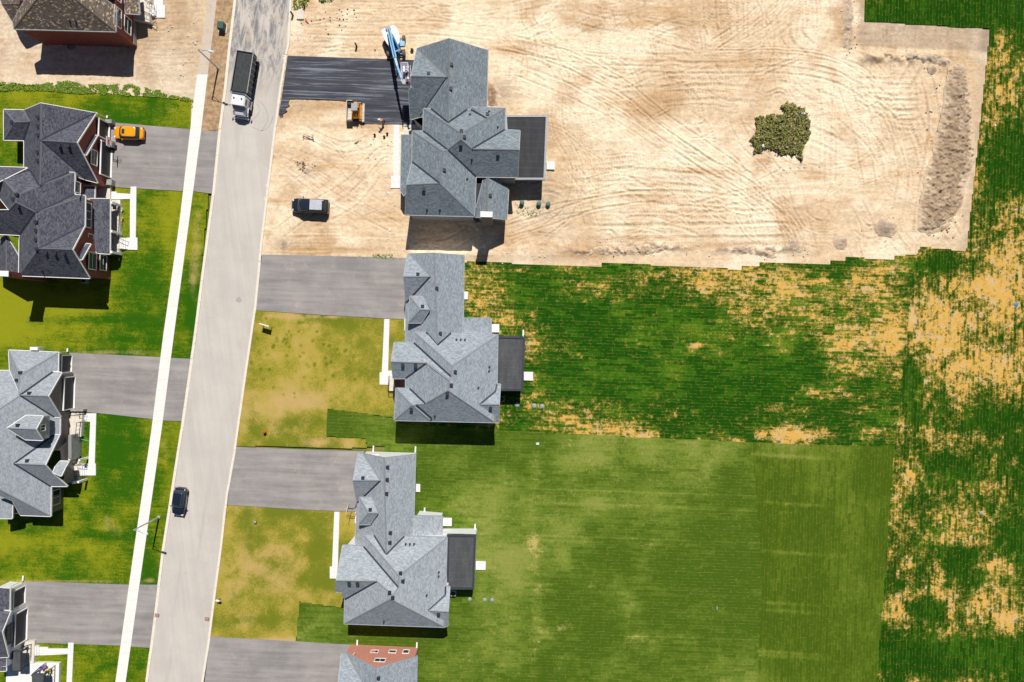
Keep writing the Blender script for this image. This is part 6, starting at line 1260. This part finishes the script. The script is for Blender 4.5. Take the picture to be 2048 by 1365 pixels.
for u,v,l in ((315,1230,'rusty drain grate in the left kerb'),(415,1237.5,'rusty drain grate in the right kerb')):
    b=P(u,v,0); r=empty('drain_grate',(b.x,b.y,.19),-math.radians(8),l,'drain grate','kerb drain grates'); m=MB(); RG=plain('rusty_grate',(0.30,0.16,0.13),0.8,0,.3,8)
    m.box((0,0,.0),(.62,.5,.03)); m.build('frame',RG,r); m=MB()
    for i in range(4): m.box((-.2+i*.13,0,.022),(.05,.42,.02))
    m.build('bars',plain('pale_grate_bar',(0.55,0.42,0.36)),r)
for u,v,rr,l in ((478,600,.40,'faint round manhole cover in the road'),):
    b=P(u,v,0); m=MB(); m.lathe((0,0,0),[(rr,0),(rr,.012),(rr*.85,.014)],24); o=m.build('manhole_cover',plain('worn_iron',(0.42,0.39,0.36),0.7)); o.location=(b.x,b.y,.062); tag(o,l,'manhole')
b=P(824,101,.3); r=empty('jerry_can',(b.x,b.y,.03),.1,'yellow and black can beside the boom lift','can'); MB().box((0,.08,.3),(.42,.35,.55),0,.9,.05).build('can_body',plain('black_can',(0.06,0.05,0.04)),r); MB().box((0,.22,.5),(.44,.2,.12)).build('yellow_cap',plain('yellow_plastic',(0.8,0.6,0.1)),r)
for u,v,l in ((749.5,270.5,'black bucket on the sand, leftmost of three dark cans'),(774.5,268,'black bucket nearest the concrete path, largest'),(768.5,274,'small black bucket between the other two')):
    b=P(u,v,.2); m=MB(); m.lathe((0,0,0),[(.13,0),(.17,.32),(.15,.32),(.12,.05)],12); o=m.build('bucket',M_BLKP); o.location=(b.x,b.y,.04); tag(o,l,'bucket','black buckets on the sand')
M_TIMBER=plain('weathered_timber',(0.22,0.17,0.13),0.85,0,.2,6)
b=P(618,276,0); r=empty('sawhorse',(b.x,b.y,.03),-.08,'weathered timber frame lying on the sandy front yard','timber frame')
for a_,c_ in (((-.75,0),(.7,.05)),((-.7,.25),(-.8,-.25)),((.6,.35),(.75,-.3)),((-.7,.35),(.6,-.05)),((.5,.0),(.85,-.35))): MB().bar((a_[0],a_[1],.3),(c_[0],c_[1],.35),.07,.06).build('timber_rail',M_TIMBER,r)
for s_ in (-.72,.68): MB().bar((s_,-.2,0),(s_,0,.35),.06,.06).build('leg',M_TIMBER,r)
b=P(714,285,0); m=MB(); m.bar((-.35,-.2,.08),(.35,.2,.16),.09,.05); m.bar((-.2,-.25,.06),(.1,-.1,.1),.06,.05); o=m.build('timber_scrap',M_TIMBER); o.location=(b.x,b.y,.03); tag(o,'short timber scrap on the sand below the driveway','timber')
b=P(1013,8,0)
# condensers, porch furniture, garden bits
def condenser(u,v,label,ang=-TH):
    b=P(u,v,.4); r=empty('air_conditioner',(b.x,b.y,.03),ang,label,'air conditioner'); MB().box((0,0,.42),(.8,.8,.8),0,.97,.05).build('casing',M_FGREY,r); MB().lathe((0,0,.83),[(.33,0),(.33,.02),(.1,.03)],18).build('fan_grille',M_BLKP,r)
condenser(170.5,561.5,'grey air conditioner in the shade of the charcoal roofed house'); condenser(1003.5,798,'air conditioner between the middle house and its sunroom'); condenser(907,1186,'air conditioner by the sunroom of the white walled house')
def porch_chair(u,v,z,label,ang,col):
    b=P(u,v,z+.4); r=empty('porch_chair',(b.x,b.y,z),ang,label,'chair'); MB().box((0,0,.42),(.55,.55,.08)).build('seat',col,r); MB().box((-.26,0,.72),(.08,.55,.6)).build('backrest',col,r)
    for x in (-.22,.22):
        for y in (-.22,.22): MB().box((x,y,.2),(.05,.05,.4)).build('leg',M_FDARK,r)
porch_chair(226.5,410,.72,'dark chair on the porch of the charcoal roofed house',math.pi,plain('chair_navy',(0.04,0.05,0.09)))
porch_chair(98,1343,.52,'yellow cushioned chair on the terrace of the white house',0,plain('yellow_cushion',(0.9,0.62,0.03)))
porch_chair(88,1334,.52,'purple grey chair on the terrace of the white house',.5,plain('purple_cushion',(0.2,0.15,0.35)))
# flower pots and planting
def flowers(u,v,rr,label,cols,n=60,z=.03):
    r_=random.Random(int(u*7)); b=P(u,v,.2); r=empty('flower_clump',(b.x,b.y,z),0,label,'flowers'); mb=MB(); f=MB()
    for i in range(n):
        a=r_.uniform(0,6.28); d=rr*math.sqrt(r_.random()); x,y=d*math.cos(a),d*math.sin(a)*1.6; s=r_.uniform(.04,.09); zz=r_.uniform(.1,.35)
        (f if i%2 else mb).add([(x-s,y-s,zz),(x+s,y-s,zz+.02),(x+s,y+s,zz),(x-s,y+s,zz+.02)],[(0,1,2,3)])
    mb.build('leaves',M_LEAFG,r); f.build('blossoms',plain(label.split()[0]+'_petals',cols,0.6),r)
flowers(242.5,438,.22,'yellow flowers at the foot of the brick house porch',(0.95,0.68,0.02),90); flowers(241.5,449.5,.2,'purple flowers below the yellow ones at the brick house porch',(0.28,0.12,0.6),50); flowers(243,420,.18,'white flowers above the yellow ones at the brick house porch',(0.85,0.85,0.8),50)
flowers(136,865,.3,'green potted plant on the porch of the house with dormer',(0.35,0.55,0.1),80,.75)
# tyre marks on the pavement of the road and small rings on the sand
def mark(pts,w,name,mat,z):
    c=catmull(pxw(pts),.25); mb=MB(); L=[];t=np.gradient(c,axis=0); t/=np.linalg.norm(t,axis=1)[:,None]+1e-9
    for p,q in zip(c,t): L.append((p[0]-q[1]*w/2,p[1]+q[0]*w/2,z)); L.append((p[0]+q[1]*w/2,p[1]-q[0]*w/2,z))
    mb.add(L,[(2*i,2*i+1,2*i+3,2*i+2) for i in range(len(c)-1)]); o=mb.build(name,mat,fixn=False)
    for pl in o.data.polygons:
        if pl.normal.z<0: pl.flip()
    tag(o,kind='structure')
MK=m_asphalt('rubber_mark',(0.40,0.37,0.34),(0.56,0.52,0.48),(0.4,0.36,0.33),0,(1,1),.6)
for i,pts in enumerate(([(498,243),(512,235),(520,220),(512,205)],[(524,262),(536,240),(530,215),(515,200)],[(505,255),(525,262),(540,250),(548,228)])): mark(pts,.13,'tyre_mark',MK,.066)
